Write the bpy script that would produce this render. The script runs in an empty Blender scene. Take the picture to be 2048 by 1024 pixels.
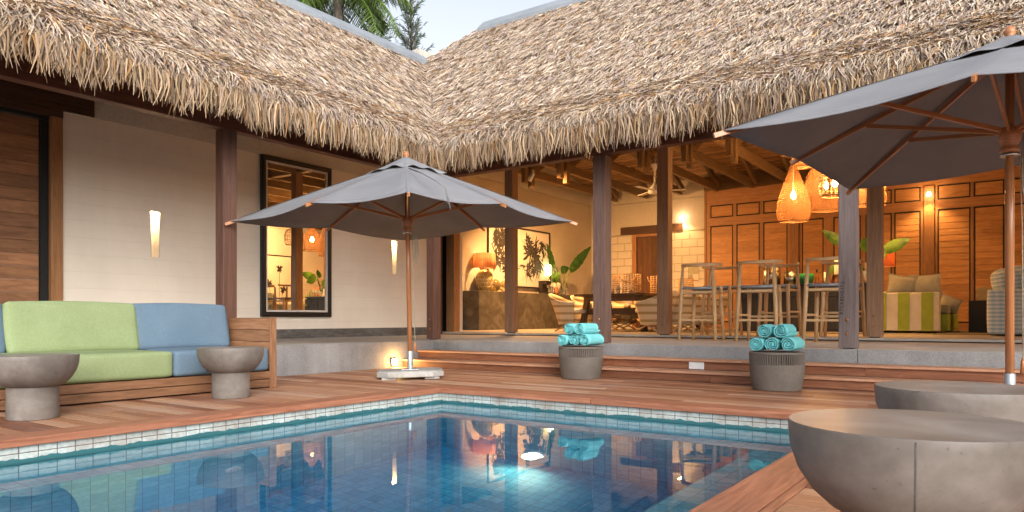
import bpy, math, random
import numpy as np
from mathutils import Vector, Matrix
random.seed(7); RNG = np.random.default_rng(11)
SC = bpy.context.scene
COL = SC.collection
PI = math.pi
rad = math.radians

# ------------------------------------------------------------------ camera maths (only used to read real positions)
TH = rad(35.1); FPX = 1452.0; HY = 637.0; EYE = 0.66
FW = Vector((-math.sin(TH), math.cos(TH), 0)); RT = Vector((math.cos(TH), math.sin(TH), 0))
def ray(x, y): return FW + RT*((x-1024)/FPX) + Vector((0, 0, (HY-y)/FPX))
def at_y(x, y, Y): r = ray(x, y); return Vector((0, 0, EYE)) + r*(Y/r.y)
def at_x(x, y, X): r = ray(x, y); return Vector((0, 0, EYE)) + r*(X/r.x)
def at_z(x, y, Z): r = ray(x, y); return Vector((0, 0, EYE)) + r*((Z-EYE)/r.z)

# ------------------------------------------------------------------ materials
def nodes(name):
    m = bpy.data.materials.new(name); m.use_nodes = True
    nt = m.node_tree; nt.nodes.clear()
    out = nt.nodes.new('ShaderNodeOutputMaterial')
    b = nt.nodes.new('ShaderNodeBsdfPrincipled')
    nt.links.new(b.outputs[0], out.inputs[0])
    return m, nt, b, out
def attr(nt, n):
    a = nt.nodes.new('ShaderNodeAttribute'); a.attribute_name = n; return a
def math_(nt, op, a, b=None):
    n = nt.nodes.new('ShaderNodeMath'); n.operation = op
    for i, v in enumerate((a, b)):
        if v is None: continue
        if isinstance(v, (int, float)): n.inputs[i].default_value = v
        else: nt.links.new(v, n.inputs[i])
    return n.outputs[0]
def scalevec(nt, src, s):
    n = nt.nodes.new('ShaderNodeVectorMath'); n.operation = 'MULTIPLY'
    nt.links.new(src, n.inputs[0]); n.inputs[1].default_value = s
    return n.outputs[0]
def mulc(nt, c, f):
    n = nt.nodes.new('ShaderNodeVectorMath'); n.operation = 'SCALE'
    nt.links.new(c, n.inputs[0])
    if isinstance(f, (int, float)): n.inputs[3].default_value = f
    else: nt.links.new(f, n.inputs[3])
    return n.outputs[0]
def ramp(nt, fac, stops):
    r = nt.nodes.new('ShaderNodeValToRGB'); e = r.color_ramp.elements
    while len(e) < len(stops): e.new(0.5)
    for i, (p, c) in enumerate(stops):
        e[i].position = p; e[i].color = tuple(c)+(1,) if len(c) == 3 else c
    nt.links.new(fac, r.inputs[0]); return r.outputs[0]
def noise(nt, vec, scale=5, detail=4, rough=.55, dist=0):
    n = nt.nodes.new('ShaderNodeTexNoise'); n.inputs['Scale'].default_value = scale
    n.inputs['Detail'].default_value = detail; n.inputs['Roughness'].default_value = rough
    n.inputs['Distortion'].default_value = dist
    if vec is not None: nt.links.new(vec, n.inputs['Vector'])
    return n.outputs[0]
def mixc(nt, fac, a, b, mode='MIX'):
    n = nt.nodes.new('ShaderNodeMix'); n.data_type = 'RGBA'; n.blend_type = mode
    for i, v in ((0, fac), (6, a), (7, b)):
        if isinstance(v, (int, float)): n.inputs[i].default_value = v
        elif isinstance(v, tuple): n.inputs[i].default_value = v+(1,) if len(v) == 3 else v
        else: nt.links.new(v, n.inputs[i])
    return n.outputs[2]
def bump(nt, b, h, strength=.3, dist=.01):
    n = nt.nodes.new('ShaderNodeBump'); n.inputs['Strength'].default_value = strength
    n.inputs['Distance'].default_value = dist
    nt.links.new(h, n.inputs['Height']); nt.links.new(n.outputs[0], b.inputs['Normal'])
def pos(nt):
    g = nt.nodes.new('ShaderNodeNewGeometry'); return g.outputs['Position']
def sepxyz(nt, v):
    s = nt.nodes.new('ShaderNodeSeparateXYZ'); nt.links.new(v, s.inputs[0]); return s.outputs
def combxyz(nt, x, y, z=0.0):
    c = nt.nodes.new('ShaderNodeCombineXYZ')
    for i, v in enumerate((x, y, z)):
        if isinstance(v, (int, float)): c.inputs[i].default_value = v
        else: nt.links.new(v, c.inputs[i])
    return c.outputs[0]

def pm(name, stops, rough=.6, sc=(1, 1, 1), ns=4, detail=5, dist=0, tv=.15, bs=.2, bd=.004, spec=.4,
       metal=0, fine=None, trans=0, world=False, roughvar=0, coat=0, pits=False):
    """noise driven material on the piece-local coordinate 'gc', per-piece variation from 'tint'"""
    m, nt, b, out = nodes(name)
    v = pos(nt) if world else attr(nt, 'gc').outputs['Vector']
    v = scalevec(nt, v, sc)
    n = noise(nt, v, ns, detail, .6, dist)
    c = ramp(nt, n, stops)
    t = attr(nt, 'tint').outputs['Fac']
    k = math_(nt, 'ADD', math_(nt, 'MULTIPLY', t, 2*tv), 1-tv)
    c = mulc(nt, c, k)
    h = n
    if fine:
        n2 = noise(nt, v, fine, 3, .6)
        c = mulc(nt, c, math_(nt, 'ADD', math_(nt, 'MULTIPLY', n2, .5), .75)); h = n2
    nt.links.new(c, b.inputs['Base Color'])
    b.inputs['Roughness'].default_value = rough
    if roughvar:
        nt.links.new(math_(nt, 'ADD', math_(nt, 'MULTIPLY', n, roughvar), rough-roughvar/2), b.inputs['Roughness'])
    b.inputs['Specular IOR Level'].default_value = spec
    b.inputs['Metallic'].default_value = metal
    if coat: b.inputs['Coat Weight'].default_value = coat; b.inputs['Coat Roughness'].default_value = .15
    if pits:
        n3 = noise(nt, v, 75, 2, .5); c = mixc(nt, ramp(nt, n3, [(.69, (0, 0, 0)), (.76, (1, 1, 1))]), c, mulc(nt, c, .7)); nt.links.new(c, b.inputs['Base Color'])
    if trans:
        tr = nt.nodes.new('ShaderNodeBsdfTranslucent'); nt.links.new(c, tr.inputs[0])
        mx = nt.nodes.new('ShaderNodeMixShader'); mx.inputs[0].default_value = trans
        nt.links.new(b.outputs[0], mx.inputs[1]); nt.links.new(tr.outputs[0], mx.inputs[2]); nt.links.new(mx.outputs[0], out.inputs[0])
    if bs: bump(nt, b, h, bs, bd)
    return m
def wood(name, dark, light, tv=.2, rough=.55, sc=(1.1, 13, 13), coat=0, spec=.35, mid=None):
    mid = mid or tuple((a+b)/2 for a, b in zip(dark, light))
    return pm(name, [(.25, dark), (.5, mid), (.75, light)], rough, sc, 2.2, 7, 1.2, tv, .25, .003, spec, fine=9, coat=coat)
def emit(name, col, s):
    m, nt, b, out = nodes(name)
    e = nt.nodes.new('ShaderNodeEmission'); e.inputs[0].default_value = tuple(col)+(1,); e.inputs[1].default_value = s
    nt.links.new(e.outputs[0], out.inputs[0]); return m

MT = {}
def deck_material():
    m, nt, b, out = nodes('deck_boards_wood')
    g = attr(nt, 'gc').outputs['Vector']; v = scalevec(nt, g, (1.3, 22, 22))
    n = noise(nt, v, 2, 6, .6, 1.0); n2 = noise(nt, scalevec(nt, g, (2.5, 70, 70)), 3, 3, .6)
    t = attr(nt, 'tint').outputs['Fac']
    base = ramp(nt, t, [(0, (.18, .068, .036)), (.3, (.29, .122, .064)), (.6, (.385, .188, .105)), (.82, (.45, .26, .162)), (1, (.50, .335, .24))])
    k = math_(nt, 'ADD', math_(nt, 'MULTIPLY', n, .7), math_(nt, 'ADD', math_(nt, 'MULTIPLY', n2, .5), .36))
    c = mulc(nt, base, k)
    # bleached, worn patches
    w = noise(nt, pos(nt), 1.6, 4, .6); wf = math_(nt, 'MULTIPLY', ramp(nt, w, [(.5, (0, 0, 0)), (.72, (1, 1, 1))]), .38)
    c = mixc(nt, wf, c, (.40, .27, .22))
    nt.links.new(c, b.inputs['Base Color'])
    nt.links.new(math_(nt, 'ADD', math_(nt, 'MULTIPLY', n2, .3), .36), b.inputs['Roughness'])
    b.inputs['Specular IOR Level'].default_value = .4
    bump(nt, b, n2, .25, .002); return m
MT['deck'] = deck_material()
MT['coping'] = wood('coping_wood', (.20, .068, .036), (.46, .205, .12), tv=.18, rough=.5, sc=(.9, 12, 12))
MT['step'] = wood('step_wood_shaded', (.17, .055, .026), (.40, .17, .09), tv=.35, rough=.55)  # riser wood, darkened so its colour holds the shade below the nosing
MT['tread'] = wood('step_wood_lit', (.30, .135, .075), (.54, .31, .20), tv=.15, rough=.5)  # lighter copy for treads, paints in the light their tops catch
MT['teak'] = wood('teak_frame_wood', (.14, .062, .028), (.35, .18, .095), tv=.3, rough=.6)
MT['post'] = wood('weathered_post_wood', (.095, .052, .040), (.235, .150, .125), tv=.2, rough=.7, sc=(.8, 16, 16))
MT['postred'] = wood('red_brown_post_wood', (.065, .030, .021), (.17, .088, .064), tv=.12, rough=.65, sc=(.8, 16, 16))
MT['postwarm'] = wood('brown_post_wood', (.17, .094, .055), (.36, .215, .13), tv=.12, rough=.65, sc=(.8, 16, 16))
MT['postgrey'] = wood('greyed_post_wood', (.115, .084, .080), (.255, .205, .20), tv=.12, rough=.75, sc=(.8, 18, 18))
MT['beam'] = wood('red_brown_beam_wood', (.075, .025, .014), (.19, .07, .038), tv=.15, rough=.6)
MT['rafter'] = wood('rafter_pine', (.12, .075, .038), (.26, .17, .09), tv=.25, rough=.7)
MT['ceil'] = wood('ceiling_slat_wood', (.20, .11, .05), (.44, .28, .15), tv=.4, rough=.75)
MT['shutter'] = wood('shutter_cedar', (.30, .135, .048), (.52, .27, .105), tv=.14, rough=.5, sc=(1.0, 7, 7))
MT['rail'] = wood('shutter_frame_wood', (.20, .09, .036), (.38, .19, .08), tv=.2, rough=.5)
MT['darkwood'] = wood('dark_door_wood', (.03, .013, .008), (.085, .038, .022), tv=.2, rough=.55)
MT['doorplank'] = wood('door_plank_wood', (.17, .075, .035), (.38, .185, .09), tv=.3, rough=.5, sc=(1.0, 7, 7))
MT['olddoor'] = wood('old_plank_wood', (.05, .022, .010), (.20, .09, .038), tv=.4, rough=.6)
MT['umbwood'] = wood('varnished_umbrella_wood', (.27, .095, .034), (.54, .24, .10), tv=.12, rough=.3, sc=(.8, 30, 30), coat=.4)
MT['oak'] = wood('pale_oak', (.40, .235, .11), (.62, .405, .215), tv=.12, rough=.5, sc=(1.2, 24, 24))
MT['tablewood'] = wood('dark_rustic_wood', (.05, .028, .014), (.17, .10, .05), tv=.3, rough=.6)
MT['wicker'] = wood('rattan_cane', (.50, .31, .15), (.74, .52, .28), tv=.25, rough=.55)
MT['black'] = pm('black_lacquer', [(.3, (.010, .009, .008)), (.7, (.022, .019, .017))], .35, ns=8, tv=.1, bs=.08)
MT['seal'] = pm('black_rubber_seal_and_gloom', [(.3, (.008, .008, .008)), (.7, (.014, .013, .012))], .7, ns=20, tv=.1, bs=0)
MT['liner'] = pm('pale_liner', [(.3, (.55, .50, .46)), (.7, (.68, .63, .58))], .6, ns=15, tv=.05, bs=.05)
MT['barwood'] = pm('dark_grey_paint', [(.3, (.022, .022, .020)), (.7, (.045, .044, .040))], .5, sc=(1, 6, 6), ns=4, tv=.15, bs=.1)
MT['cord'] = pm('woven_seat_cord', [(.3, (.17, .185, .21)), (.7, (.31, .325, .35))], .85, sc=(8, 60, 8), ns=3, tv=.1, bs=.8, bd=.01)
MT['canopy'] = None
MT['green'] = pm('lime_cushion_fabric', [(.3, (.225, .282, .138)), (.7, (.262, .325, .168))], .85, ns=3, tv=.03, bs=.35, bd=.006, fine=90, spec=.2)
MT['blue'] = pm('blue_cushion_fabric', [(.3, (.108, .168, .228)), (.7, (.132, .195, .262))], .85, ns=3, tv=.03, bs=.35, bd=.006, fine=90, spec=.2)
MT['towel'] = pm('aqua_terry_towel', [(.3, (.16, .54, .585)), (.7, (.205, .61, .645))], .95, ns=60, detail=3, tv=.06, bs=.6, bd=.004, spec=.1)
MT['concrete'] = pm('cast_concrete', [(.27, (.092, .077, .066)), (.5, (.16, .14, .125)), (.74, (.26, .235, .215))], .5, ns=2.4, detail=8, dist=.4, tv=.05, bs=.12, bd=.003, fine=26, roughvar=.25, spec=.3, pits=True)
MT['contop'] = pm('smooth_concrete_top', [(.28, (.13, .108, .09)), (.5, (.205, .176, .152)), (.74, (.30, .265, .236))], .42, ns=3.4, detail=8, dist=.4, tv=.04, bs=.05, bd=.002, roughvar=.12, spec=.5)
MT['potcon'] = pm('fluted_concrete', [(.25, (.105, .088, .075)), (.75, (.175, .15, .13))], .75, ns=4, detail=7, tv=.05, bs=.15, fine=60)
MT['slab'] = pm('umbrella_base_concrete', [(.25, (.26, .25, .235)), (.75, (.46, .45, .43))], .8, ns=6, detail=7, tv=.05, bs=.25, fine=40)
MT['metal'] = pm('galvanised_steel', [(.3, (.36, .40, .45)), (.7, (.5, .54, .58))], .4, ns=9, tv=.05, bs=.05, metal=.6)
MT['brass'] = pm('polished_chrome', [(.3, (.55, .53, .50)), (.7, (.7, .68, .65))], .25, ns=9, tv=.05, bs=0, metal=1)
MT['whiteplastic'] = pm('white_plastic', [(.3, (.66, .67, .68)), (.7, (.78, .78, .78))], .4, ns=9, tv=.03, bs=.03)
MT['rope'] = pm('umbrella_rope', [(.3, (.32, .29, .22)), (.7, (.5, .46, .36))], .8, ns=40, tv=.1, bs=.3)
MT['counter'] = pm('polished_cement_counter', [(.28, (.05, .045, .037)), (.5, (.10, .092, .077)), (.72, (.185, .172, .145))], .5, ns=2.6, detail=9, dist=1.5, tv=.1, bs=.08, bd=.003)
MT['leaf'] = pm('dark_green_leaf', [(.3, (.02, .085, .015)), (.7, (.07, .22, .03))], .4, ns=9, tv=.3, bs=.2, trans=.2)
MT['leaflime'] = pm('yellow_green_leaf', [(.3, (.07, .17, .02)), (.7, (.22, .34, .05))], .4, ns=7, tv=.3, bs=.2, trans=.2)
MT['leafmid'] = pm('glossy_green_leaf', [(.3, (.03, .095, .012)), (.7, (.13, .25, .03))], .35, ns=7, tv=.4, bs=.3, trans=.2)
MT['palm'] = pm('palm_leaflet', [(.3, (.035, .075, .012)), (.7, (.13, .19, .035))], .5, ns=3, tv=.45, bs=0, trans=.3)
MT['casu'] = pm('casuarina_needles', [(.3, (.075, .115, .085)), (.7, (.15, .20, .155))], .7, ns=2, tv=.4, bs=0, trans=.3)
MT['bark'] = pm('grey_bark', [(.3, (.10, .08, .065)), (.7, (.24, .20, .16))], .9, sc=(1, 1, 6), ns=6, tv=.2, bs=.6, bd=.02)
MT['paper'] = pm('off_white_paper', [(.3, (.62, .58, .52)), (.7, (.72, .68, .62))], .8, ns=2, tv=.03, bs=0)
MT['ink'] = pm('black_ink', [(.3, (.012, .011, .010)), (.7, (.07, .065, .06))], .8, ns=14, tv=.5, bs=0)
MT['whitemetal'] = pm('white_roof_flashing', [(.3, (.22, .25, .285)), (.7, (.29, .32, .355))], .5, ns=3, tv=.06, bs=.05)
MT['vase'] = pm('olive_gold_glaze', [(.3, (.34, .25, .06)), (.7, (.52, .41, .14))], .25, ns=6, tv=.2, bs=.1)
MT['grout'] = pm('pale_shell_grout', [(.3, (.55, .50, .40)), (.7, (.66, .61, .52))], .6, ns=9, tv=.1, bs=.1)
MT['cream'] = pm('cream_cotton', [(.3, (.58, .54, .45)), (.7, (.68, .64, .55))], .9, ns=5, tv=.05, bs=.15, fine=90)
MT['lime'] = pm('lime_stripe_cotton', [(.3, (.26, .34, .04)), (.7, (.34, .42, .07))], .9, ns=5, tv=.05, bs=.15, fine=90)
MT['khaki'] = pm('grey_green_cushion', [(.3, (.34, .33, .25)), (.7, (.44, .43, .34))], .9, ns=8, tv=.1, bs=.2, fine=70)
MT['silver'] = pm('hammered_silver', [(.3, (.42, .36, .26)), (.7, (.62, .55, .42))], .25, ns=22, tv=.2, bs=.6, bd=.01, metal=1)
MT['greenglass'] = pm('green_glaze', [(.3, (.01, .14, .05)), (.7, (.04, .30, .10))], .15, ns=9, tv=.1, bs=.05)
MT['amber'] = pm('amber_bottle', [(.3, (.12, .04, .01)), (.7, (.28, .12, .03))], .12, ns=9, tv=.3, bs=0)
MT['teal'] = pm('teal_cap', [(.3, (.0, .16, .12)), (.7, (.02, .26, .20))], .3, ns=9, tv=.1, bs=0)
MT['candle'] = pm('ivory_candle', [(.3, (.66, .58, .44)), (.7, (.74, .66, .52))], .6, ns=9, tv=.05, bs=0)
MT['shade_peach'] = pm('peach_lampshade', [(.3, (.55, .24, .12)), (.7, (.68, .34, .18))], .8, ns=20, tv=.1, bs=.1, trans=.5)
MT['ground'] = pm('sandy_ground', [(.3, (.20, .16, .10)), (.7, (.34, .28, .19))], .95, ns=.8, detail=9, tv=.1, bs=.3, world=True)
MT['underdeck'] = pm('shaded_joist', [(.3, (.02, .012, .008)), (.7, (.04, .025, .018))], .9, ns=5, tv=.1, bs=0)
MT['rug'] = pm('woven_rug', [(.35, (.10, .085, .06)), (.65, (.26, .22, .15))], .95, sc=(40, 40, 1), ns=2, tv=.1, bs=.4)
MT['soil'] = MT['underdeck']

def concrete_floor(name, c1, c2, speck=.35, rough=.55, ns=220):
    m, nt, b, out = nodes(name)
    p = pos(nt); n = noise(nt, p, 1.3, 7, .6, .3); f = noise(nt, p, ns, 2, .7); s = noise(nt, scalevec(nt, p, (7, 7, .7)), 1.0, 5, .6)
    c = ramp(nt, n, [(.3, c1), (.7, c2)])
    c = mulc(nt, c, math_(nt, 'ADD', math_(nt, 'MULTIPLY', f, speck*2), 1-speck))
    c = mulc(nt, c, math_(nt, 'ADD', math_(nt, 'MULTIPLY', s, .5), .75))
    nt.links.new(c, b.inputs['Base Color']); b.inputs['Roughness'].default_value = rough
    b.inputs['Specular IOR Level'].default_value = .4
    bump(nt, b, f, .25, .003); return m
MT['terrace'] = concrete_floor('granolithic_concrete', (.17, .168, .172), (.31, .308, .315), .62, .75, 95)
MT['terrtop'] = concrete_floor('trowelled_terrace_top', (.33, .305, .28), (.46, .435, .405), .2, .6, 70)
MT['floor'] = concrete_floor('polished_cement_floor', (.30, .27, .23), (.44, .40, .35), .12, .42, 60)
MT['skirt'] = pm('dark_cement_skirting', [(.25, (.055, .052, .05)), (.5, (.10, .097, .092)), (.8, (.20, .195, .185))], .6, sc=(1.5, 5, 5), ns=3, detail=8, dist=.6, tv=.05, bs=.2)

def plaster(name, axis, c1, c2, bw=.42, bh=.205, mort=.012, strength=.35, offset=.5, joint=.10):
    m, nt, b, out = nodes(name)
    p = pos(nt); s = sepxyz(nt, p)
    wob = noise(nt, p, 3.0, 3, .5)
    zz = math_(nt, 'ADD', s[2], math_(nt, 'MULTIPLY', wob, .018))
    v = combxyz(nt, s[0] if axis == 'x' else s[1], zz)
    br = nt.nodes.new('ShaderNodeTexBrick'); nt.links.new(v, br.inputs['Vector'])
    br.inputs['Scale'].default_value = 1; br.inputs['Brick Width'].default_value = bw; br.inputs['Row Height'].default_value = bh
    br.inputs['Mortar Size'].default_value = mort; br.inputs['Mortar Smooth'].default_value = .6; br.offset = offset
    n = noise(nt, p, 1.1, 6, .6, .3); f = noise(nt, p, 38, 4, .6)
    st = noise(nt, scalevec(nt, p, (9, 9, .8)), 1.0, 5, .6)
    c = ramp(nt, n, [(.3, c1), (.7, c2)])
    c = mulc(nt, c, math_(nt, 'ADD', math_(nt, 'MULTIPLY', st, .08), .96))
    c = mulc(nt, c, math_(nt, 'SUBTRACT', 1.0, math_(nt, 'MULTIPLY', br.outputs['Fac'], joint)))
    nt.links.new(c, b.inputs['Base Color']); b.inputs['Roughness'].default_value = .8
    b.inputs['Specular IOR Level'].default_value = .25
    h = math_(nt, 'SUBTRACT', math_(nt, 'MULTIPLY', f, .35), br.outputs['Fac'])
    bump(nt, b, h, strength, .012); return m
MT['wall_y'] = plaster('limewashed_block_wall', 'y', (.73, .66, .57), (.82, .75, .66), 60, .205, .008, .22, joint=.05)
MT['wall_art'] = plaster('cream_block_wall', 'y', (.50, .44, .36), (.58, .52, .43), .85, .205, .008, .3, joint=.04)
MT['brick_x'] = plaster('white_painted_brick', 'x', (.56, .53, .47), (.66, .63, .57), .43, .215, .014, 1.0, joint=.2)
MT['brick_y'] = plaster('white_painted_brick_side', 'y', (.58, .54, .47), (.66, .63, .56), .43, .215, .014, .7, joint=.15)
MT['smooth'] = pm('smooth_cream_plaster', [(.3, (.52, .49, .44)), (.7, (.60, .57, .52))], .8, ns=1.3, tv=.03, bs=.12, world=True, fine=30)

def thatch_material():
    m, nt, b, out = nodes('palm_leaf_thatch')
    c = attr(nt, 'col').outputs['Color']
    n = noise(nt, pos(nt), 26, 3, .6)
    c = mulc(nt, c, math_(nt, 'ADD', math_(nt, 'MULTIPLY', n, .6), .7))
    nt.links.new(c, b.inputs['Base Color']); b.inputs['Roughness'].default_value = .62
    b.inputs['Specular IOR Level'].default_value = .3
    return m
MT['thatch'] = thatch_material()
MT['thatchbase'] = pm('thatch_underlayer', [(.3, (.20, .14, .09)), (.7, (.32, .24, .16))], .9, ns=12, tv=.1, bs=.3, world=True)

def canopy_material():
    m, nt, b, out = nodes('grey_canopy_fabric')
    p = attr(nt, 'gc').outputs['Vector']; n = noise(nt, p, 3, 4, .5); f = noise(nt, p, 420, 2, .5)
    c = ramp(nt, n, [(.3, (.265, .272, .298)), (.7, (.32, .325, .348))])
    c = mulc(nt, c, math_(nt, 'ADD', math_(nt, 'MULTIPLY', f, .3), .85))
    nt.links.new(c, b.inputs['Base Color']); b.inputs['Roughness'].default_value = .85; b.inputs['Specular IOR Level'].default_value = .2
    tr = nt.nodes.new('ShaderNodeBsdfTranslucent'); tr.inputs[0].default_value = (.30, .25, .21, 1)
    mx = nt.nodes.new('ShaderNodeMixShader'); mx.inputs[0].default_value = .24
    nt.links.new(b.outputs[0], mx.inputs[1]); nt.links.new(tr.outputs[0], mx.inputs[2]); nt.links.new(mx.outputs[0], out.inputs[0])
    bump(nt, b, noise(nt, p, 5, 3, .5), .12, .02)
    return m
MT['canopy'] = canopy_material()

def tile_material():
    m, nt, b, out = nodes('pool_stone_tile')
    g = attr(nt, 'gc').outputs['Vector']
    br = nt.nodes.new('ShaderNodeTexBrick'); nt.links.new(g, br.inputs['Vector']); br.offset = 0
    for k, v in (('Scale', 1), ('Brick Width', 1), ('Row Height', 1), ('Mortar Size', .03), ('Mortar Smooth', .3), ('Bias', 0)):
        br.inputs[k].default_value = v
    br.inputs['Color1'].default_value = (.11, .42, .52, 1); br.inputs['Color2'].default_value = (.24, .56, .63, 1); br.inputs['Mortar'].default_value = (.08, .24, .31, 1)
    p = pos(nt); z = sepxyz(nt, p)[2]
    n = noise(nt, p, 9, 5, .6); n2 = noise(nt, p, 30, 4, .65)
    wet = mulc(nt, br.outputs['Color'], math_(nt, 'ADD', math_(nt, 'MULTIPLY', n2, .9), .55))
    # lime-scaled tiles above the water line, brown grout, teal scum line with a ragged edge
    stain = ramp(nt, noise(nt, p, 5, 5, .7), [(.42, (0, 0, 0)), (.72, (1, 1, 1))])
    dry = ramp(nt, n2, [(.3, (.38, .44, .43)), (.6, (.56, .62, .61))])
    dry = mixc(nt, math_(nt, 'MULTIPLY', stain, .8), dry, (.27, .19, .14))
    gr = math_(nt, 'MULTIPLY', br.outputs['Fac'], .92)
    dry = mixc(nt, gr, dry, (.10, .06, .04))
    zz = math_(nt, 'ADD', z, math_(nt, 'MULTIPLY', math_(nt, 'SUBTRACT', n, .5), .05))
    above = ramp(nt, math_(nt, 'MULTIPLY_ADD' if False else 'ADD', math_(nt, 'MULTIPLY', zz, 40), 40*.127), [(.45, (0, 0, 0)), (.55, (1, 1, 1))])
    scum = ramp(nt, math_(nt, 'ADD', math_(nt, 'MULTIPLY', zz, 40), 40*.225), [(.45, (0, 0, 0)), (.55, (1, 1, 1))])
    c = mixc(nt, scum, wet, (.03, .13, .145))
    c = mixc(nt, above, c, dry)
    nt.links.new(c, b.inputs['Base Color']); b.inputs['Roughness'].default_value = .5
    bump(nt, b, math_(nt, 'SUBTRACT', math_(nt, 'MULTIPLY', n2, .4), br.outputs['Fac']), .5, .006)
    return m
MT['tile'] = tile_material()

def water_material():
    m, nt, b, out = nodes('pool_water')
    nt.nodes.remove(b)
    g = nt.nodes.new('ShaderNodeBsdfGlass'); g.inputs['Roughness'].default_value = 0; g.inputs['IOR'].default_value = 1.333
    g.inputs['Color'].default_value = (.97, .99, 1, 1)
    bp = nt.nodes.new('ShaderNodeBump'); bp.inputs['Strength'].default_value = .05; bp.inputs['Distance'].default_value = .02
    nt.links.new(noise(nt, pos(nt), 2.2, 2, .5), bp.inputs['Height']); nt.links.new(bp.outputs[0], g.inputs['Normal'])
    nt.links.new(g.outputs[0], out.inputs[0])
    va = nt.nodes.new('ShaderNodeVolumeAbsorption'); va.inputs[0].default_value = (.05, .60, .88, 1); va.inputs[1].default_value = .38
    nt.links.new(va.outputs[0], out.inputs['Volume'])
    return m
MT['water'] = water_material()
def mirror_material():
    m, nt, b, out = nodes('mirror_glass')
    b.inputs['Base Color'].default_value = (.88, .88, .87, 1); b.inputs['Metallic'].default_value = 1; b.inputs['Roughness'].default_value = .004
    return m
MT['mirror'] = mirror_material()
def glass_material(name, col, rough=.02):
    m, nt, b, out = nodes(name)
    b.inputs['Base Color'].default_value = tuple(col)+(1,); b.inputs['Roughness'].default_value = rough
    b.inputs['Transmission Weight'].default_value = .85; b.inputs['IOR'].default_value = 1.3
    return m
MT['glass'] = glass_material('clear_glass', (.92, .95, .93)); MT['ballglass'] = glass_material('honey_glass', (.85, .70, .35), .15)
WARM = (1.0, .46, .13)
MT['bulb'] = emit('warm_bulb', (1, .66, .32), 60)
MT['slit'] = emit('warm_strip', (1, .62, .28), 34)
MT['spotlens'] = emit('spot_lens', (1, .75, .45), 30)
MT['steplens'] = emit('step_lens', (1, .66, .25), 55)
MT['poollens'] = emit('pool_lens', (1, .93, .74), 4)
MT['tubelens'] = emit('tube_lens', (1, .85, .40), 9)
def pleated():
    m, nt, b, out = nodes('pleated_lampshade')
    g = attr(nt, 'gc').outputs['Vector']; n = noise(nt, scalevec(nt, g, (60, 1, 1)), 1.2, 3, .6)
    c = ramp(nt, n, [(.3, (.55, .24, .13)), (.5, (.78, .50, .31)), (.72, (.90, .76, .58))])
    nt.links.new(c, b.inputs['Base Color']); b.inputs['Roughness'].default_value = .7
    tr = nt.nodes.new('ShaderNodeBsdfTranslucent'); nt.links.new(c, tr.inputs[0])
    mx = nt.nodes.new('ShaderNodeMixShader'); mx.inputs[0].default_value = .72
    nt.links.new(b.outputs[0], mx.inputs[1]); nt.links.new(tr.outputs[0], mx.inputs[2]); nt.links.new(mx.outputs[0], out.inputs[0])
    return m
MT['pleat'] = pleated()
def wicker_lit():
    m, nt, b, out = nodes('woven_pendant_cane')
    g = attr(nt, 'gc').outputs['Vector']; n = noise(nt, g, 20, 3, .6)
    c = ramp(nt, n, [(.3, (.15, .066, .023)), (.7, (.27, .135, .052))])
    nt.links.new(c, b.inputs['Base Color']); b.inputs['Roughness'].default_value = .7
    tr = nt.nodes.new('ShaderNodeBsdfTranslucent'); nt.links.new(c, tr.inputs[0])
    mx = nt.nodes.new('ShaderNodeMixShader'); mx.inputs[0].default_value = .28
    nt.links.new(b.outputs[0], mx.inputs[1]); nt.links.new(tr.outputs[0], mx.inputs[2]); nt.links.new(mx.outputs[0], out.inputs[0])
    return m
MT['pendant'] = wicker_lit()
def stripes(name, base, band, per, w, axis=2, fine=(.5, .45, .35)):
    m, nt, b, out = nodes(name)
    g = attr(nt, 'gc').outputs['Vector']; s = sepxyz(nt, g)
    f = math_(nt, 'FRACT', math_(nt, 'DIVIDE', s[axis], per))
    k = ramp(nt, f, [(0, (0, 0, 0)), (.5-w-.02, (0, 0, 0)), (.5-w, (1, 1, 1)), (.5+w, (1, 1, 1)), (.5+w+.02, (0, 0, 0))])
    k = math_(nt, 'MULTIPLY', k, .8)
    lines = math_(nt, 'GREATER_THAN', math_(nt, 'FRACT', math_(nt, 'DIVIDE', s[0], .045)), .72)
    c = mixc(nt, math_(nt, 'MULTIPLY', lines, .35), base, fine)
    c = mixc(nt, k, c, band)
    nt.links.new(c, b.inputs['Base Color']); b.inputs['Roughness'].default_value = .85
    bump(nt, b, noise(nt, g, 120, 2, .5), .2, .003); return m
MT['chairweave'] = stripes('striped_weave', (.60, .53, .40), (.28, .20, .08), .15, .16)
def wavepat():
    m, nt, b, out = nodes('blue_wave_upholstery')
    g = attr(nt, 'gc').outputs['Vector']; s = sepxyz(nt, g)
    xx = math_(nt, 'ADD', s[0], s[1])
    w1 = math_(nt, 'SINE', math_(nt, 'MULTIPLY', xx, 70))
    w2 = math_(nt, 'SINE', math_(nt, 'MULTIPLY', s[2], 105))
    f = math_(nt, 'ADD', math_(nt, 'MULTIPLY', w1, .6), w2)
    c = ramp(nt, math_(nt, 'ADD', math_(nt, 'MULTIPLY', f, .5), .5), [(.40, (.34, .44, .44)), (.56, (.62, .62, .57))])
    nt.links.new(c, b.inputs['Base Color']); b.inputs['Roughness'].default_value = .9; return m
MT['wave'] = wavepat()
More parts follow.
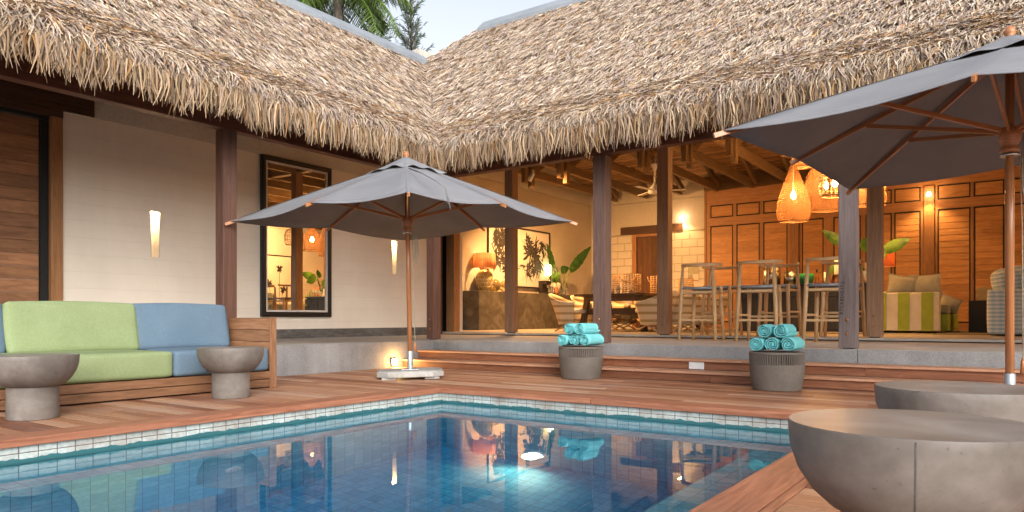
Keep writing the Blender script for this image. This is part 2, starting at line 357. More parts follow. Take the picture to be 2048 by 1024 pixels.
def dots():
    m, nt, b, out = nodes('black_woven_table')
    g = attr(nt, 'gc').outputs['Vector']
    v = nt.nodes.new('ShaderNodeTexVoronoi'); v.inputs['Scale'].default_value = 26; v.inputs['Randomness'].default_value = .1; nt.links.new(g, v.inputs['Vector'])
    c = ramp(nt, v.outputs['Distance'], [(.22, (.35, .30, .22)), (.32, (.012, .011, .010))])
    nt.links.new(c, b.inputs['Base Color']); b.inputs['Roughness'].default_value = .5
    bump(nt, b, v.outputs['Distance'], .5, .01); return m
MT['dots'] = dots()
# ------------------------------------------------------------------ mesh builder
class B:
    def __init__(s, off=True):
        s.v = []; s.f = []; s.g = []; s.t = []; s.sm = []; s.off = off
    def add(s, verts, faces, local=None, tint=None, smooth=False):
        n = len(s.v); tint = random.random() if tint is None else tint
        o = Vector((random.random()*20, random.random()*20, random.random()*20)) if s.off else Vector((0, 0, 0))
        local = verts if local is None else local
        for a, l in zip(verts, local):
            s.v.append(tuple(a)); s.g.append(tuple(Vector(l)+o)); s.t.append(tint)
        for f in faces: s.f.append(tuple(i+n for i in f)); s.sm.append(smooth)
        return s
    def box(s, c, size, rot=None, tint=None, grain=None):
        hx, hy, hz = (x/2 for x in size); loc = []
        for x in (-hx, hx):
            for y in (-hy, hy):
                for z in (-hz, hz): loc.append(Vector((x, y, z)))
        c = Vector(c); vs = [(rot @ l if rot else l)+c for l in loc]
        g = grain if grain is not None else max(range(3), key=lambda i: size[i])
        pl = [Vector((l[g], l[(g+1) % 3], l[(g+2) % 3])) for l in loc] if s.off else loc
        return s.add(vs, [(0, 1, 3, 2), (4, 6, 7, 5), (0, 4, 5, 1), (2, 3, 7, 6), (0, 2, 6, 4), (1, 5, 7, 3)], pl, tint)
    def ext(s, a, b, tint=None, grain=None):
        a = Vector(a); b = Vector(b)
        return s.box((a+b)/2, tuple(abs(x) for x in (b-a)), None, tint, grain)
    def bar(s, p0, p1, w, h, tint=None, up=(0, 0, 1), taper=1.0):
        p0 = Vector(p0); p1 = Vector(p1); d = p1-p0; L = d.length; x = d.normalized(); u = Vector(up)
        if abs(x.dot(u)) > .98: u = Vector((1, 0, 0))
        y = u.cross(x).normalized(); z = x.cross(y)
        vs = []; lo = []
        for i, p in ((0, p0), (1, p1)):
            k = taper if i else 1
            for a in (-.5, .5):
                for b in (-.5, .5):
                    vs.append(p+y*(a*w*k)+z*(b*h*k)); lo.append(Vector((i*L, a*w, b*h)))
        return s.add(vs, [(0, 1, 3, 2), (4, 6, 7, 5), (0, 4, 5, 1), (2, 3, 7, 6), (0, 2, 6, 4), (1, 5, 7, 3)], lo, tint)
    def tube(s, pts, r, n=8, caps=True, tint=None, smooth=True):
        pts = [Vector(p) for p in pts]; R = r if isinstance(r, (list, tuple)) else [r]*len(pts)
        vs = []; lo = []; fs = []; acc = 0; prev = None
        for i, p in enumerate(pts):
            d = (pts[min(i+1, len(pts)-1)]-pts[max(i-1, 0)]).normalized()
            if prev is None:
                u = Vector((0, 0, 1)) if abs(d.z) < .9 else Vector((1, 0, 0))
                y = u.cross(d).normalized()
            else: y = (prev-d*prev.dot(d)).normalized()
            prev = y; z = d.cross(y)
            if i: acc += (p-pts[i-1]).length
            for k in range(n):
                a = 2*PI*k/n; q = y*math.cos(a)+z*math.sin(a)
                vs.append(p+q*R[i]); lo.append(Vector((acc, math.cos(a)*R[i], math.sin(a)*R[i])))
        for i in range(len(pts)-1):
            for k in range(n):
                a = i*n+k; b = i*n+(k+1) % n; fs.append((a, b, b+n, a+n))
        if caps: fs.append(tuple(range(n-1, -1, -1))); fs.append(tuple((len(pts)-1)*n+k for k in range(n)))
        return s.add(vs, fs, lo, tint, smooth)
    def lathe(s, prof, c=(0, 0, 0), n=32, tint=None, smooth=True, sx=1, sy=1, close=False):
        c = Vector(c); vs = []; fs = []; lo = []
        for r, z in prof:
            for k in range(n):
                a = 2*PI*k/n; q = Vector((r*math.cos(a)*sx, r*math.sin(a)*sy, z)); vs.append(c+q); lo.append(q)
        for i in range(len(prof)-1):
            for k in range(n):
                a = i*n+k; b = i*n+(k+1) % n; fs.append((a, b, b+n, a+n))
        if prof[0][0] > 1e-4 and close: fs.append(tuple(range(n-1, -1, -1)))
        if prof[-1][0] > 1e-4 and close: fs.append(tuple((len(prof)-1)*n+k for k in range(n)))
        return s.add(vs, fs, lo, tint, smooth)
    def cushion(s, c, size, r=.05, bulge=.02, n=10, rot=None, tint=None, wrinkle=.0):
        c = Vector(c); h = [x/2 for x in size]; vs = []; fs = []; idx = {}
        sd = random.random()*50
        def vert(p):
            key = tuple(round(x, 4) for x in p)
            if key in idx: return idx[key]
            q = Vector([p[i]*h[i] for i in range(3)])
            core = Vector([max(-(h[i]-r), min(h[i]-r, q[i])) for i in range(3)])
            d = q-core
            if d.length > 1e-6: q = core+d.normalized()*r
            for i in range(3):
                j, k = (i+1) % 3, (i+2) % 3
                q[i] += math.copysign(bulge, p[i])*abs(p[i])**3*(1-p[j]**2)*(1-p[k]**2)
            if wrinkle:
                q += Vector((0, 0, 1))*wrinkle*(math.sin(q.x*37+sd)*math.sin(q.y*29+sd*2))*.5
            idx[key] = len(vs); vs.append(q); return idx[key]
        ts = [math.sin((i/n-.5)*PI) for i in range(n+1)]
        for ax in range(3):
            for sg in (-1, 1):
                for i in range(n):
                    for j in range(n):
                        q = []
                        for a, b in ((i, j), (i+1, j), (i+1, j+1), (i, j+1)):
                            p = [0, 0, 0]; p[ax] = sg; p[(ax+1) % 3] = ts[a]; p[(ax+2) % 3] = ts[b]; q.append(vert(p))
                        fs.append(tuple(q) if sg > 0 else tuple(reversed(q)))
        lo = list(vs); vs = [(rot @ v if rot else v)+c for v in vs]
        return s.add(vs, fs, lo, tint, True)
    def pillow(s, c, w, h, t, rot=None, n=14):
        c = Vector(c); vs = []; fs = []
        for sg in (-1, 1):
            o = len(vs)
            for i in range(n+1):
                for j in range(n+1):
                    u, v = i/n*2-1, j/n*2-1
                    x = u*w/2*(1-.10*(1-v*v)*abs(u)); z = v*h/2*(1-.12*(1-u*u)*abs(v))
                    y = sg*(.006+t/2*((1-u*u)*(1-v*v))**.55)
                    vs.append(Vector((x, y, z)))
            for i in range(n):
                for j in range(n):
                    a = o+i*(n+1)+j; f = (a, a+1, a+n+2, a+n+1); fs.append(f if sg > 0 else tuple(reversed(f)))
        N = (n+1)*(n+1)
        bd = [i*(n+1) for i in range(n+1)]+[n*(n+1)+j for j in range(1, n+1)]+[i*(n+1)+n for i in range(n-1, -1, -1)]+[j for j in range(n-1, 0, -1)]
        for k in range(len(bd)): a, b_ = bd[k], bd[(k+1) % len(bd)]; fs.append((a, b_, b_+N, a+N))
        return s.add([(rot @ v if rot else v)+c for v in vs], fs, list(vs), None, True)
    def poly(s, pts, thick=0, nrm=None, tint=None):
        pts = [Vector(p) for p in pts]; n = len(pts)
        if not thick: return s.add(pts, [tuple(range(n))], None, tint)
        nv = Vector(nrm)*thick; vs = pts+[p+nv for p in pts]
        fs = [tuple(range(n-1, -1, -1)), tuple(range(n, 2*n))]+[(i, (i+1) % n, (i+1) % n+n, i+n) for i in range(n)]
        return s.add(vs, fs, None, tint)
    def build(s, name, mat, parent=None, bevel=0, solid=0, sub=0, label=None, wavy=None):
        me = bpy.data.meshes.new(name)
        o0 = Vector((0, 0, 0)); p = parent
        while p: o0 = o0+Vector(p.location); p = p.parent
        vs = [(a[0]-o0.x, a[1]-o0.y, a[2]-o0.z) for a in s.v]
        me.from_pydata(vs, [], s.f)
        a = me.attributes.new('gc', 'FLOAT_VECTOR', 'POINT'); a.data.foreach_set('vector', np.array(s.g, dtype=np.float32).ravel())
        a = me.attributes.new('tint', 'FLOAT', 'POINT'); a.data.foreach_set('value', np.array(s.t, dtype=np.float32))
        me.polygons.foreach_set('use_smooth', np.array(s.sm, dtype=bool))
        me.materials.append(MT[mat] if isinstance(mat, str) else mat)
        me.update()
        ob = bpy.data.objects.new(name, me); COL.objects.link(ob)
        if parent: ob.parent = parent
        if solid:
            m = ob.modifiers.new('Solidify', 'SOLIDIFY'); m.thickness = solid; m.offset = 0
        if bevel:
            m = ob.modifiers.new('Bevel', 'BEVEL'); m.width = bevel; m.segments = 2; m.limit_method = 'ANGLE'; m.angle_limit = rad(40)
        if sub:
            m = ob.modifiers.new('Subdivision', 'SUBSURF'); m.levels = sub; m.render_levels = sub
        if label: ob['label'] = label
        return ob
def tag(o, label, cat, group=None):
    o['label'] = label; o['category'] = cat
    if group: o['group'] = group
    return o
def thing(name, label, cat, loc=(0, 0, 0), group=None):
    o = bpy.data.objects.new(name, None); COL.objects.link(o); o.location = loc; o.empty_display_size = .1
    return tag(o, label, cat, group)
def struct(o, kind='structure'):
    o['kind'] = kind; return o
def copy_tree(o, parent=None):
    c = o.copy(); COL.objects.link(c)
    if parent: c.parent = parent
    for ch in list(o.children): copy_tree(ch, c)
    return c
def dup(o, loc, rz=0, label=None):
    c = copy_tree(o); c.location = loc; c.rotation_euler = (0, 0, rz)
    if label: c['label'] = label
    return c
def lamp(name, loc, power, color=WARM, r=.04, parent=None, kind='POINT', aim=None, angle=90, blend=.5):
    l = bpy.data.lights.new(name, kind); l.energy = power; l.color = color; l.shadow_soft_size = r
    o = bpy.data.objects.new(name, l); COL.objects.link(o)
    o0 = Vector((0, 0, 0)); p = parent
    while p: o0 = o0+Vector(p.location); p = p.parent
    o.location = Vector(loc)-o0
    if parent: o.parent = parent
    if kind == 'SPOT':
        l.spot_size = rad(angle); l.spot_blend = blend
        o.rotation_euler = Vector(aim).to_track_quat('-Z', 'Y').to_euler()
    return o
def rotz(a): return Matrix.Rotation(a, 3, 'Z')

# ================================================================== SETTING
PT = .348; FL = .40           # terrace level, inner floor level
XW, XT = -9.2, -6.95          # left wall plane, left terrace edge
YT, YI, YB = 7.92, 10.75, 18.7  # terrace front edge, inner floor edge, back wall
XA = -10.3                    # counter (art) wall
XE = 3.6                      # far right end wall of the room
PX0, PX1, PY0, PY1 = -4.53, -.90, -2.6, 5.27   # pool water walls
WZ = -.137                    # water level

# ground: one sheet to the horizon with the pool cut out
g = B(); S = 400; zg = -.16
xs = [-S, PX0-.25, PX1+.25, S]; ys = [-S, PY0-.3, PY1+.25, S]
for i in range(3):
    for j in range(3):
        if i == 1 and j == 1: continue
        g.add([(xs[i], ys[j], zg), (xs[i+1], ys[j], zg), (xs[i+1], ys[j+1], zg), (xs[i], ys[j+1], zg)], [(0, 1, 2, 3)])
struct(g.build('ground', 'ground'))

# pool basin: walls, bench ledge and floor in tile units
T = .098; LZ = WZ-.43; LW = .35; FZ = WZ-1.75; WL, WR = .27, .57
def quad(b, P, U, V, nu, nv, u0=0, v0=0):
    P = Vector(P); U = Vector(U); V = Vector(V)
    b.add([P, P+U, P+U+V, P+V], [(0, 1, 2, 3)], [(u0, v0, 0), (u0+nu, v0, 0), (u0+nu, v0+nv, 0), (u0, v0+nv, 0)], .5)
pb = B(off=False)
def wallq(p, q, z0, z1):
    p = Vector((p[0], p[1], z0)); d = Vector((q[0], q[1], z0))-p; L = d.length
    vo = (z1-(-.085))/T
    quad(pb, p, d, (0, 0, z1-z0), L/T, (z1-z0)/T, 0, 100+vo-(z1-z0)/T)
def ring(x0, x1, y0, y1, z0, z1):
    wallq((x0, y1), (x1, y1), z0, z1); wallq((x1, y0), (x0, y0), z0, z1)
    wallq((x0, y0), (x0, y1), z0, z1); wallq((x1, y1), (x1, y0), z0, z1)
ring(PX0, PX1, PY0, PY1, LZ, -.03); ring(PX0+WL, PX1-WR, PY0+LW, PY1-LW, FZ, LZ)
def flat(x0, x1, y0, y1, z): quad(pb, (x0, y0, z), (x1-x0, 0, 0), (0, y1-y0, 0), (x1-x0)/T, (y1-y0)/T, x0/T, y0/T)
flat(PX0, PX0+WL, PY0, PY1, LZ); flat(PX1-WR, PX1, PY0, PY1, LZ)
flat(PX0+WL, PX1-WR, PY1-LW, PY1, LZ); flat(PX0+WL, PX1-WR, PY0, PY0+LW, LZ); flat(PX0+WL, PX1-WR, PY0+LW, PY1-LW, FZ)
struct(pb.build('pool_basin', 'tile'))
w = B(); e = .006
w.ext((PX0-e, PY0-e, FZ-.05), (PX1+e, PY1+e, WZ)); struct(w.build('water', 'water'))

# deck boards (all run along the facade), coping and dark joists below
d = B(); pitch = .105; y = -2.9; row = 0
cop = [(-4.72, -4.5), (-.935, -.70)]
def boards(x0, x1, yc):
    x = x0
    while x < x1-.02:
        L = random.choice((1.2, 1.8, 2.4, 3.0, 3.6))*random.uniform(.6, 1); xe = min(x1, x+L)
        if x1-xe < .5: xe = x1
        d.box(((x+xe)/2, yc, -.0125+random.uniform(-.0012, .0012)), (xe-x-.003, pitch-.010, .025), None, min(1, max(0, random.gauss(.55, .22))), 0)
        x = xe
while y < 7.26:
    yc = y+pitch/2
    if yc < PY1+.2-pitch*.3:
        boards(-6.94, cop[0][0]-.004, yc); boards(cop[1][1]+.004, 6.0, yc)
    else: boards(-6.94, 6.0, yc)
    y += pitch
dk = struct(d.build('deck', 'deck', bevel=.0025))
j = B()
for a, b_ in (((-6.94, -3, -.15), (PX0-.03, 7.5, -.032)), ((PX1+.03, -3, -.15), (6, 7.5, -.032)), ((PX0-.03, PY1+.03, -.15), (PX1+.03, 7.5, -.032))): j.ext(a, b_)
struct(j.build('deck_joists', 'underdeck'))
c = B()
c.ext((-4.72, -2.9, -.045), (-4.5, .9, .002), .45); c.ext((-4.72, .904, -.045), (-4.5, 5.236, .002), .5)
c.ext((-4.72, 5.24, -.045), (-2.9, 5.466, .002), .6); c.ext((-2.896, 5.24, -.045), (-.70, 5.466, .002), .5)
c.ext((-.935, -2.9, -.045), (-.742, 1.6, .002), .75); c.ext((-.935, 1.604, -.045), (-.742, 5.236, .002), .9)
c.ext((-.738, -2.9, -.045), (-.70, 5.236, .001), .6)
struct(c.build('pool_coping', 'coping', bevel=.005))

# timber steps; pale treads over dark risers paint the light into the wood
s = B(); s2 = B()
for (yf, z0, z1, xl) in ((7.28, 0, .106, -6.94), (7.58, .106, .216, -6.94)):
    x = xl; k = 0
    while x < 6:
        xe = min(6, x+random.uniform(1.3, 3.2)); s.ext((x+.001, yf+.012, z0+.002), (xe-.001, yf+.03, z1-.026), random.uniform(0, .3)); x = xe
    for r in range(3):
        x = xl; yy = yf-.018+r*.108
        y1 = min(yy+.104, yf+.318)
        while x < 6:
            xe = min(6, x+random.uniform(1.5, 3.6)); s2.ext((x+.001, yy, z1-.024), (xe-.001, y1, z1), random.uniform(.6, 1)); x = xe
struct(s.build('timber_steps', 'step', bevel=.002)); struct(s2.build('step_treads', 'tread', bevel=.004))

# concrete terrace, inner floor, skirting
t = B(); t.ext((-9.18, -3, -.14), (XT, YT+.002, PT)); 
x = XT; cuts = [-6.95, -1.35, 4.6]
t.ext((-9.18, YT+.004, -.14), (-1.352, YI+.03, PT)); t.ext((-1.348, YT+.004, -.14), (4.6, YI+.03, PT))
struct(t.build('terrace', 'terrace', bevel=.006))
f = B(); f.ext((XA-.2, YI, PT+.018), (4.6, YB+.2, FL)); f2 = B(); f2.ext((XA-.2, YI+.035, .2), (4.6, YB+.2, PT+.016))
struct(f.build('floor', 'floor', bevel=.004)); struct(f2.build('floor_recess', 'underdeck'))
tl = B(); tl.ext((-9.18, -3, PT+.001), (XT-.01, YT+.01, PT+.004)); tl.ext((-9.18, YT+.012, PT+.001), (4.6, YI+.01, PT+.004)); struct(tl.build('terrace_paving', 'terrtop'))

# ================================================================== BUILDING
house = thing('thatched_pavilion', 'L-shaped thatched pavilion with pale walls, timber posts and lit open room round the pool', 'building', (-6.95, 7.92, 0))
# left wall with two light niches and a door opening
NZ0, NZ1 = 1.455, 2.045
niches = [(4.98, 5.105), (9.365, 9.49)]
wl = B(); zt = 3.085
DY = 3.93     # right edge of door opening
segs = [(DY, niches[0][0]), (niches[0][1], niches[1][0]), (niches[1][1], 10.62)]
for a, b_ in segs: wl.ext((XW-.2, a, PT), (XW, b_, zt))
for a, b_ in niches:
    wl.ext((XW-.2, a, PT), (XW, b_, NZ0)); wl.ext((XW-.2, a, NZ1), (XW, b_, zt)); wl.ext((XW-.2, a, NZ0), (XW-.13, b_, NZ1))
wl.build('side_wall', 'wall_y', house)
ub = B(); ub.ext((XW-.2, -3, zt+.001), (XW+.012, 10.62, 3.75)); ub.ext((XW-.2, 10.62, 2.75), (XW+.012, 11.2, 3.75)); ub.build('upper_wall_band', 'smooth', house)
sk = B(); sk.ext((XW, DY+.01, PT), (XW+.012, 10.62, .497)); sk.build('skirting', 'skirt', house)
# niche cheeks taper downwards; a warm strip at the head
for i, (a, b_) in enumerate(niches):
    t = thing('wall_niche_light', ('tall glowing wall slit above the lime green sofa' if i == 0 else 'tall glowing wall slit beside the umbrella pole near the corner'), 'wall light', (XW, (a+b_)/2, NZ0), 'slit lights in the left wall')
    q = B(); ins = .017
    for sgn, yy in ((1, a), (-1, b_)):
        q.add([(XW-.128, yy, NZ0), (XW-.001, yy, NZ0), (XW-.001, yy+sgn*ins, NZ0), (XW-.128, yy+sgn*ins, NZ0), (XW-.128, yy, NZ1), (XW-.001, yy, NZ1), (XW-.001, yy+sgn*.001, NZ1), (XW-.128, yy+sgn*.001, NZ1)],
              [(0, 1, 2, 3), (4, 5, 6, 7), (0, 1, 5, 4), (3, 2, 6, 7), (1, 2, 6, 5), (0, 3, 7, 4)])
    q.build('niche_cheek', 'smooth', t)
    q = B(); q.ext((XW-.12, a+.012, NZ1-.012), (XW-.02, b_-.012, NZ1-.002)); q.build('light_strip', 'slit', t)
    lamp('niche_lamp', (XW-.055, (a+b_)/2, NZ1-.03), 9.0, (1, .66, .30), .02, t)
# sliding timber door at far left
dr = B(); z = PT+.02; k = 0
while z < 2.92:
    z1 = min(z+.148, 2.95); dr.ext((XW-.09, -2.5, z), (XW-.05, 3.70, z1-.003)); z = z1
dro = dr.build('sliding_door', 'doorplank', house, bevel=.003)
fr = B(); fr.ext((XW-.19, 3.80, PT), (XW+.03, 3.925, 3.0)); fr.build('door_frame', 'rail', dro, bevel=.004)
q = B(); q.ext((XW-.14, 3.71, PT), (XW-.03, 3.795, 2.95)); q.ext((XW-.14, -2.5, 2.96), (XW-.02, 3.795, 3.06)); q.build('door_track', 'seal', dro)
q = B(); q.ext((XW-.19, -3, 3.087), (XW+.045, 4.27, 3.325)); q.ext((XW-.04, -3, 3.0), (XW+.04, 3.925, 3.084)); q.build('door_lintel', 'darkwood', house, bevel=.004)
# passage beside the counter and its jamb; its unlit gloom is painted black
q = B(); q.ext((XW-.17, 11.06, FL), (XW+.03, 11.24, 2.75)); q.build('passage_jamb', 'rail', house, bevel=.004)
q = B(); q.ext((XW-.15, 10.70, 0.36), (XW+.0, 10.74, 2.75)); q.build('passage_frame', 'darkwood', house)
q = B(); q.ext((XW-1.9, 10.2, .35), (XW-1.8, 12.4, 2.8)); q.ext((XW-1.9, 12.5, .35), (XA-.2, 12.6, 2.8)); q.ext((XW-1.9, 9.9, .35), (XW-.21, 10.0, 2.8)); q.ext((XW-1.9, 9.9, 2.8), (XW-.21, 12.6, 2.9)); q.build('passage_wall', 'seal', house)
# art wall, back wall, right end wall
q = B(); q.ext((XA-.2, 11.28, FL), (XA, YB, 3.93)); q.build('art_wall', 'wall_art', house)
q = B(); q.ext((XA+.002, 11.25, FL), (XW-.18, 11.27, 3.9)); q.build('passage_side', 'seal', house); q = B(); q.ext((XA+.002, 11.272, FL), (XW-.002, 11.36, 3.9)); q.build('return_wall', 'smooth', house)  # thin black sheet paints the unlit passage side of the return wall
q = B(); q.ext((XA-.2, 11.28, 3.94), (XA+.012, YB+.2, 6.3)); q.build('gable_wall', 'smooth', house)
XP = -6.82
q = B()
q.ext((XA, YB, FL), (-9.0, YB+.2, 3.02)); q.ext((-7.85, YB, FL), (XP, YB+.2, 3.02)); q.build('brick_wall', 'brick_x', house)
q = B(); q.ext((XA, YB-.006, 3.03), (XP, YB+.2, 3.90)); q.ext((XA, YB-.012, 3.91), (XP, YB+.2, 4.6)); q.build('upper_back_wall', 'smooth', house)
q = B(); q.ext((XE, 8.2, .0), (XE+.2, YB, 2.3)); q.build('end_wall', 'brick_y', house)
q = B(); q.ext((XE-.006, 8.2, 2.31), (XE+.2, YB, 3.9)); q.ext((XE-.012, 8.2, 3.91), (XE+.2, YB+.2, 6.3)); q.build('upper_end_wall', 'smooth', house)
# old plank door in the back wall
q = B(); x = -8.86
while x < -7.99: q.ext((x, YB+.05, FL+.01), (x+.14, YB+.1, 2.93)); x += .143
bd = q.build('plank_door', 'olddoor', house, bevel=.004)
q = B(); q.ext((-9.0, YB-.01, FL), (-8.87, YB+.14, 3.02)); q.ext((-7.98, YB-.01, FL), (-7.85, YB+.14, 3.02)); q.ext((-8.868, YB-.008, 2.94), (-7.982, YB+.14, 3.02)); q.build('door_frame', 'rail', bd)
q = B(); q.ext((-9.35, YB-.03, 3.025), (-7.5, YB+.0, 3.24)); q.build('door_header', 'darkwood', house)
# louvred shutter wall
q = B(); q.ext((XP, YB-.06, FL), (XE, YB-.01, FL+.16)); q.ext((XP, YB-.06, 3.09), (XE, YB-.01, 3.30)); q.ext((XP, YB-.06, 3.63), (XE, YB-.01, 4.02)); q.ext((XP-.06, YB-.07, FL), (XP, YB+.2, 4.02))
wallb = B(); wallb.ext((XP, YB+.02, FL), (XE, YB+.2, 4.6)); 
cols = [(-6.72, -6.12), (-6.03, -5.44), (-5.35, -4.76), (-4.42, -3.92), (-3.70, -3.10), (-3.00, -2.45), (-2.40, -1.87), (-1.54, -.92), (-.86, -.31), (-.25, .30), (.62, 1.2), (1.28, 1.86), (1.94, 2.5), (2.6, 3.2)]
xprev = XP
for a, b_ in cols:
    q.ext((xprev+.001, YB-.055, FL+.161), (a-.001, YB-.008, 3.089)); q.ext((xprev+.001, YB-.055, 3.301), (a-.001, YB-.008, 3.629)); xprev = b_
q.ext((xprev, YB-.055, FL+.161), (XE, YB-.008, 3.089)); q.ext((xprev, YB-.055, 3.301), (XE, YB-.008, 3.629))
for xc, wd in ((-4.59, .20), (-1.70, .20), (.46, .2)): q.ext((xc-wd/2, YB-.10, FL+.0), (xc+wd/2, YB-.058, 3.62))
sw = q.build('shutter_wall', 'rail', house, bevel=.003)
wallb.build('shutter_backing', 'seal', house)
q = B(); q.ext((XP-.06, YB-.09, 4.025), (XE, YB+.2, 4.42)); q.build('wall_plate', 'rafter', house)
for a, b_ in cols:
    for z0, z1 in ((FL+.165, 3.085), (3.305, 3.625)):
        q = B(); e = .028; z = z0+e
        n = max(2, round((z1-z0-2*e)/.135)); st = (z1-z0-2*e)/n
        for i in range(n):
            za = z+i*st; R = Matrix.Rotation(rad(-2.5), 3, 'X')
            q.box(((a+b_)/2, YB-.035, za+st/2), (b_-a-2*e, .02, st*.99), R, None, 0)
        p = q.build('shutter_panel', 'shutter', house)
        q = B(); q.ext((a, YB-.05, z0), (a+e-.002, YB-.012, z1)); q.ext((b_-e+.002, YB-.05, z0), (b_, YB-.012, z1)); q.ext((a+e, YB-.05, z0), (b_-e, YB-.012, z0+e-.003)); q.ext((a+e, YB-.05, z1-e+.003), (b_-e, YB-.012, z1)); q.build('panel_seal', 'seal', p)
# posts
def post(x0, x1, y0, y1, z0, z1, bolts=True, m='post'):
    q = B(); q.ext((x0, y0, z0+.012), (x1, y1, z1), None, 2); o = q.build('post', m, house, bevel=.006)
    q = B(); q.ext((x0+.035, y0+.03, z0), (x1-.035, y1-.03, z0+.012)); q.build('post_shoe', 'seal', o)
    if bolts:
        q = B()
        for zz in (.16, .30):
            q.tube([((x0+x1)/2-.005+random.uniform(-.012, .012), y0-.005, z0+zz), ((x0+x1)/2, y0+.01, z0+zz)], .017, 10)
        q.build('bolt_head', 'rail', o)
    return o
post(-7.14, -7.0, 7.98, 8.14, PT, 2.70, m='postred')
post(-7.15, -7.0, 4.586, 4.75, PT, 2.70, m='postred'); post(-7.15, -7.0, 1.1, 1.26, PT, 2.70)
post(-4.36, -4.19, 7.95, 8.12, PT, 2.68); p6 = post(-1.53, -1.365, 7.95, 8.12, PT, 2.68, m='postgrey'); post(1.3, 1.47, 7.95, 8.12, PT, 2.68)
post(-7.73, -7.56, 10.76, 10.95, FL, 4.0, m='postwarm'); post(-4.75, -4.565, 10.76, 10.95, FL, 4.0, m='postwarm'); post(-1.72, -1.535, 10.76, 10.95, FL, 4.0, m='postwarm'); post(1.3, 1.48, 10.76, 10.95, FL, 4.0, m='postwarm')
# carpenter's pencil mark on the post
cu = bpy.data.curves.new('pencil_mark', 'FONT'); cu.body = 'KTC4.83=2.17.2'; cu.size = .050; cu.extrude = .0004
tmp = bpy.data.objects.new('tmp', cu); COL.objects.link(tmp)
dg = bpy.context.evaluated_depsgraph_get(); me = bpy.data.meshes.new_from_object(tmp.evaluated_get(dg)); bpy.data.objects.remove(tmp)
pmk = bpy.data.objects.new('pencil_mark', me); COL.objects.link(pmk); me.materials.clear(); me.materials.append(MT['seal'])
pmk.parent = p6; pmk.location = Vector((-1.485, 7.9485, .70))-Vector(house.location); pmk.rotation_euler = (Matrix.Rotation(rad(90), 3, 'X') @ Matrix.Rotation(rad(88), 3, 'Z')).to_euler()
# beams
q = B(); q.ext((-7.13, -3, 2.70), (-7.0, 7.945, 2.94)); q.ext((-7.15, 7.95, 2.685), (4.5, 8.09, 2.94)); q.build('eave_beam', 'beam', house, bevel=.006)
q = B(); q.ext((-6.72, -3, 2.82), (-6.68, 7.645, 2.95)); q.ext((-6.72, 7.65, 2.82), (4.5, 7.69, 2.95)); q.build('fascia', 'beam', house)
q = B(); q.ext((XA+.01, 10.77, 4.0), (XE, 10.94, 4.2)); q.build('inner_beam', 'rafter', house, bevel=.006)
# tie beams with hanging posts and struts
Xb = [-9.45, -8.5, -7.52, -6.55, -5.6, -4.7, -3.75, -2.8, -1.85, -.9, .1, 1.1, 2.1, 3.1]
for i, X in enumerate(Xb):
    q = B(); q.ext((X-.045, 9.2, 3.98), (X+.045, YB-.1, 4.17)); o = q.build('tie_beam', 'rafter', house, bevel=.004)
    for Y, zb in ((13.75, 3.78), (14.02, 3.70)):
        q = B(); q.ext((X+.05, Y, zb), (X+.15, Y+.14, 5.15)); q.build('hanger', 'rafter', o, bevel=.003)
    for pa, pb_ in (((X+.1, 14.2, 4.1), (X+.1, 15.6, 4.95)), ((X+.1, 18.5, 4.1), (X+.1, 17.4, 4.6))):
        q = B(); q.bar(pa, pb_, .09, .14); q.build('strut', 'rafter', o, bevel=.003)

# ------------------------------------------------------------------ roof
BX, BY, BZ = -6.35, 7.36, 2.95
OL, OR = 2.84, 3.58
def zo(o): return BZ+.66*o if o < .5 else BZ+.33+.94*(o-.5)
ZL, ZR = zo(OL), zo(OR)
XR0 = BX-OL+(OR-OL)        # left end of the upper ridge
YMIN, XMAX = -2.6, 4.6
q = B(); dz = -.05
def P(x, y, o): return (x, y, zo(max(o, 0))+dz)
k = .5
q.add([P(BX, YMIN, 0), P(BX, BY, 0), P(BX-k, BY+k, k), P(BX-k, YMIN, k)], [(0, 1, 2, 3)]); q.add([P(BX-k, YMIN, k), P(BX-k, BY+k, k), P(BX-OL, BY+OL, OL), P(BX-OL, YMIN, OL)], [(0, 1, 2, 3)])
q.add([P(BX, BY, 0), P(XMAX, BY, 0), P(XMAX, BY+k, k), P(BX-k, BY+k, k)], [(0, 1, 2, 3)])
q.add([P(BX-k, BY+k, k), P(XMAX, BY+k, k), P(XMAX, BY+OR, OR), P(XR0, BY+OR, OR), P(BX-OL, BY+OL, OL)], [(0, 1, 2, 3, 4)])
# far slopes of both wings
q.add([P(BX-OL, YMIN, OL), P(BX-OL, BY+OL, OL), (BX-2*OL-.9, BY+OL, 3.0), (BX-2*OL-.9, YMIN, 3.0)], [(3, 2, 1, 0)])
q.add([P(BX-OL, BY+OL, OL), P(XR0, BY+OR, OR), (XR0, 19.6, 4.35), (-10.9, 19.6, 4.35), (BX-2*OL-.9, BY+OL, 3.0)], [(0, 1, 2, 3, 4)])
q.add([P(XR0, BY+OR, OR), P(XMAX, BY+OR, OR), (XMAX, 19.6, 4.35), (XR0, 19.6, 4.35)], [(0, 1, 2, 3)])
roof = q.build('roof', 'thatchbase', house)
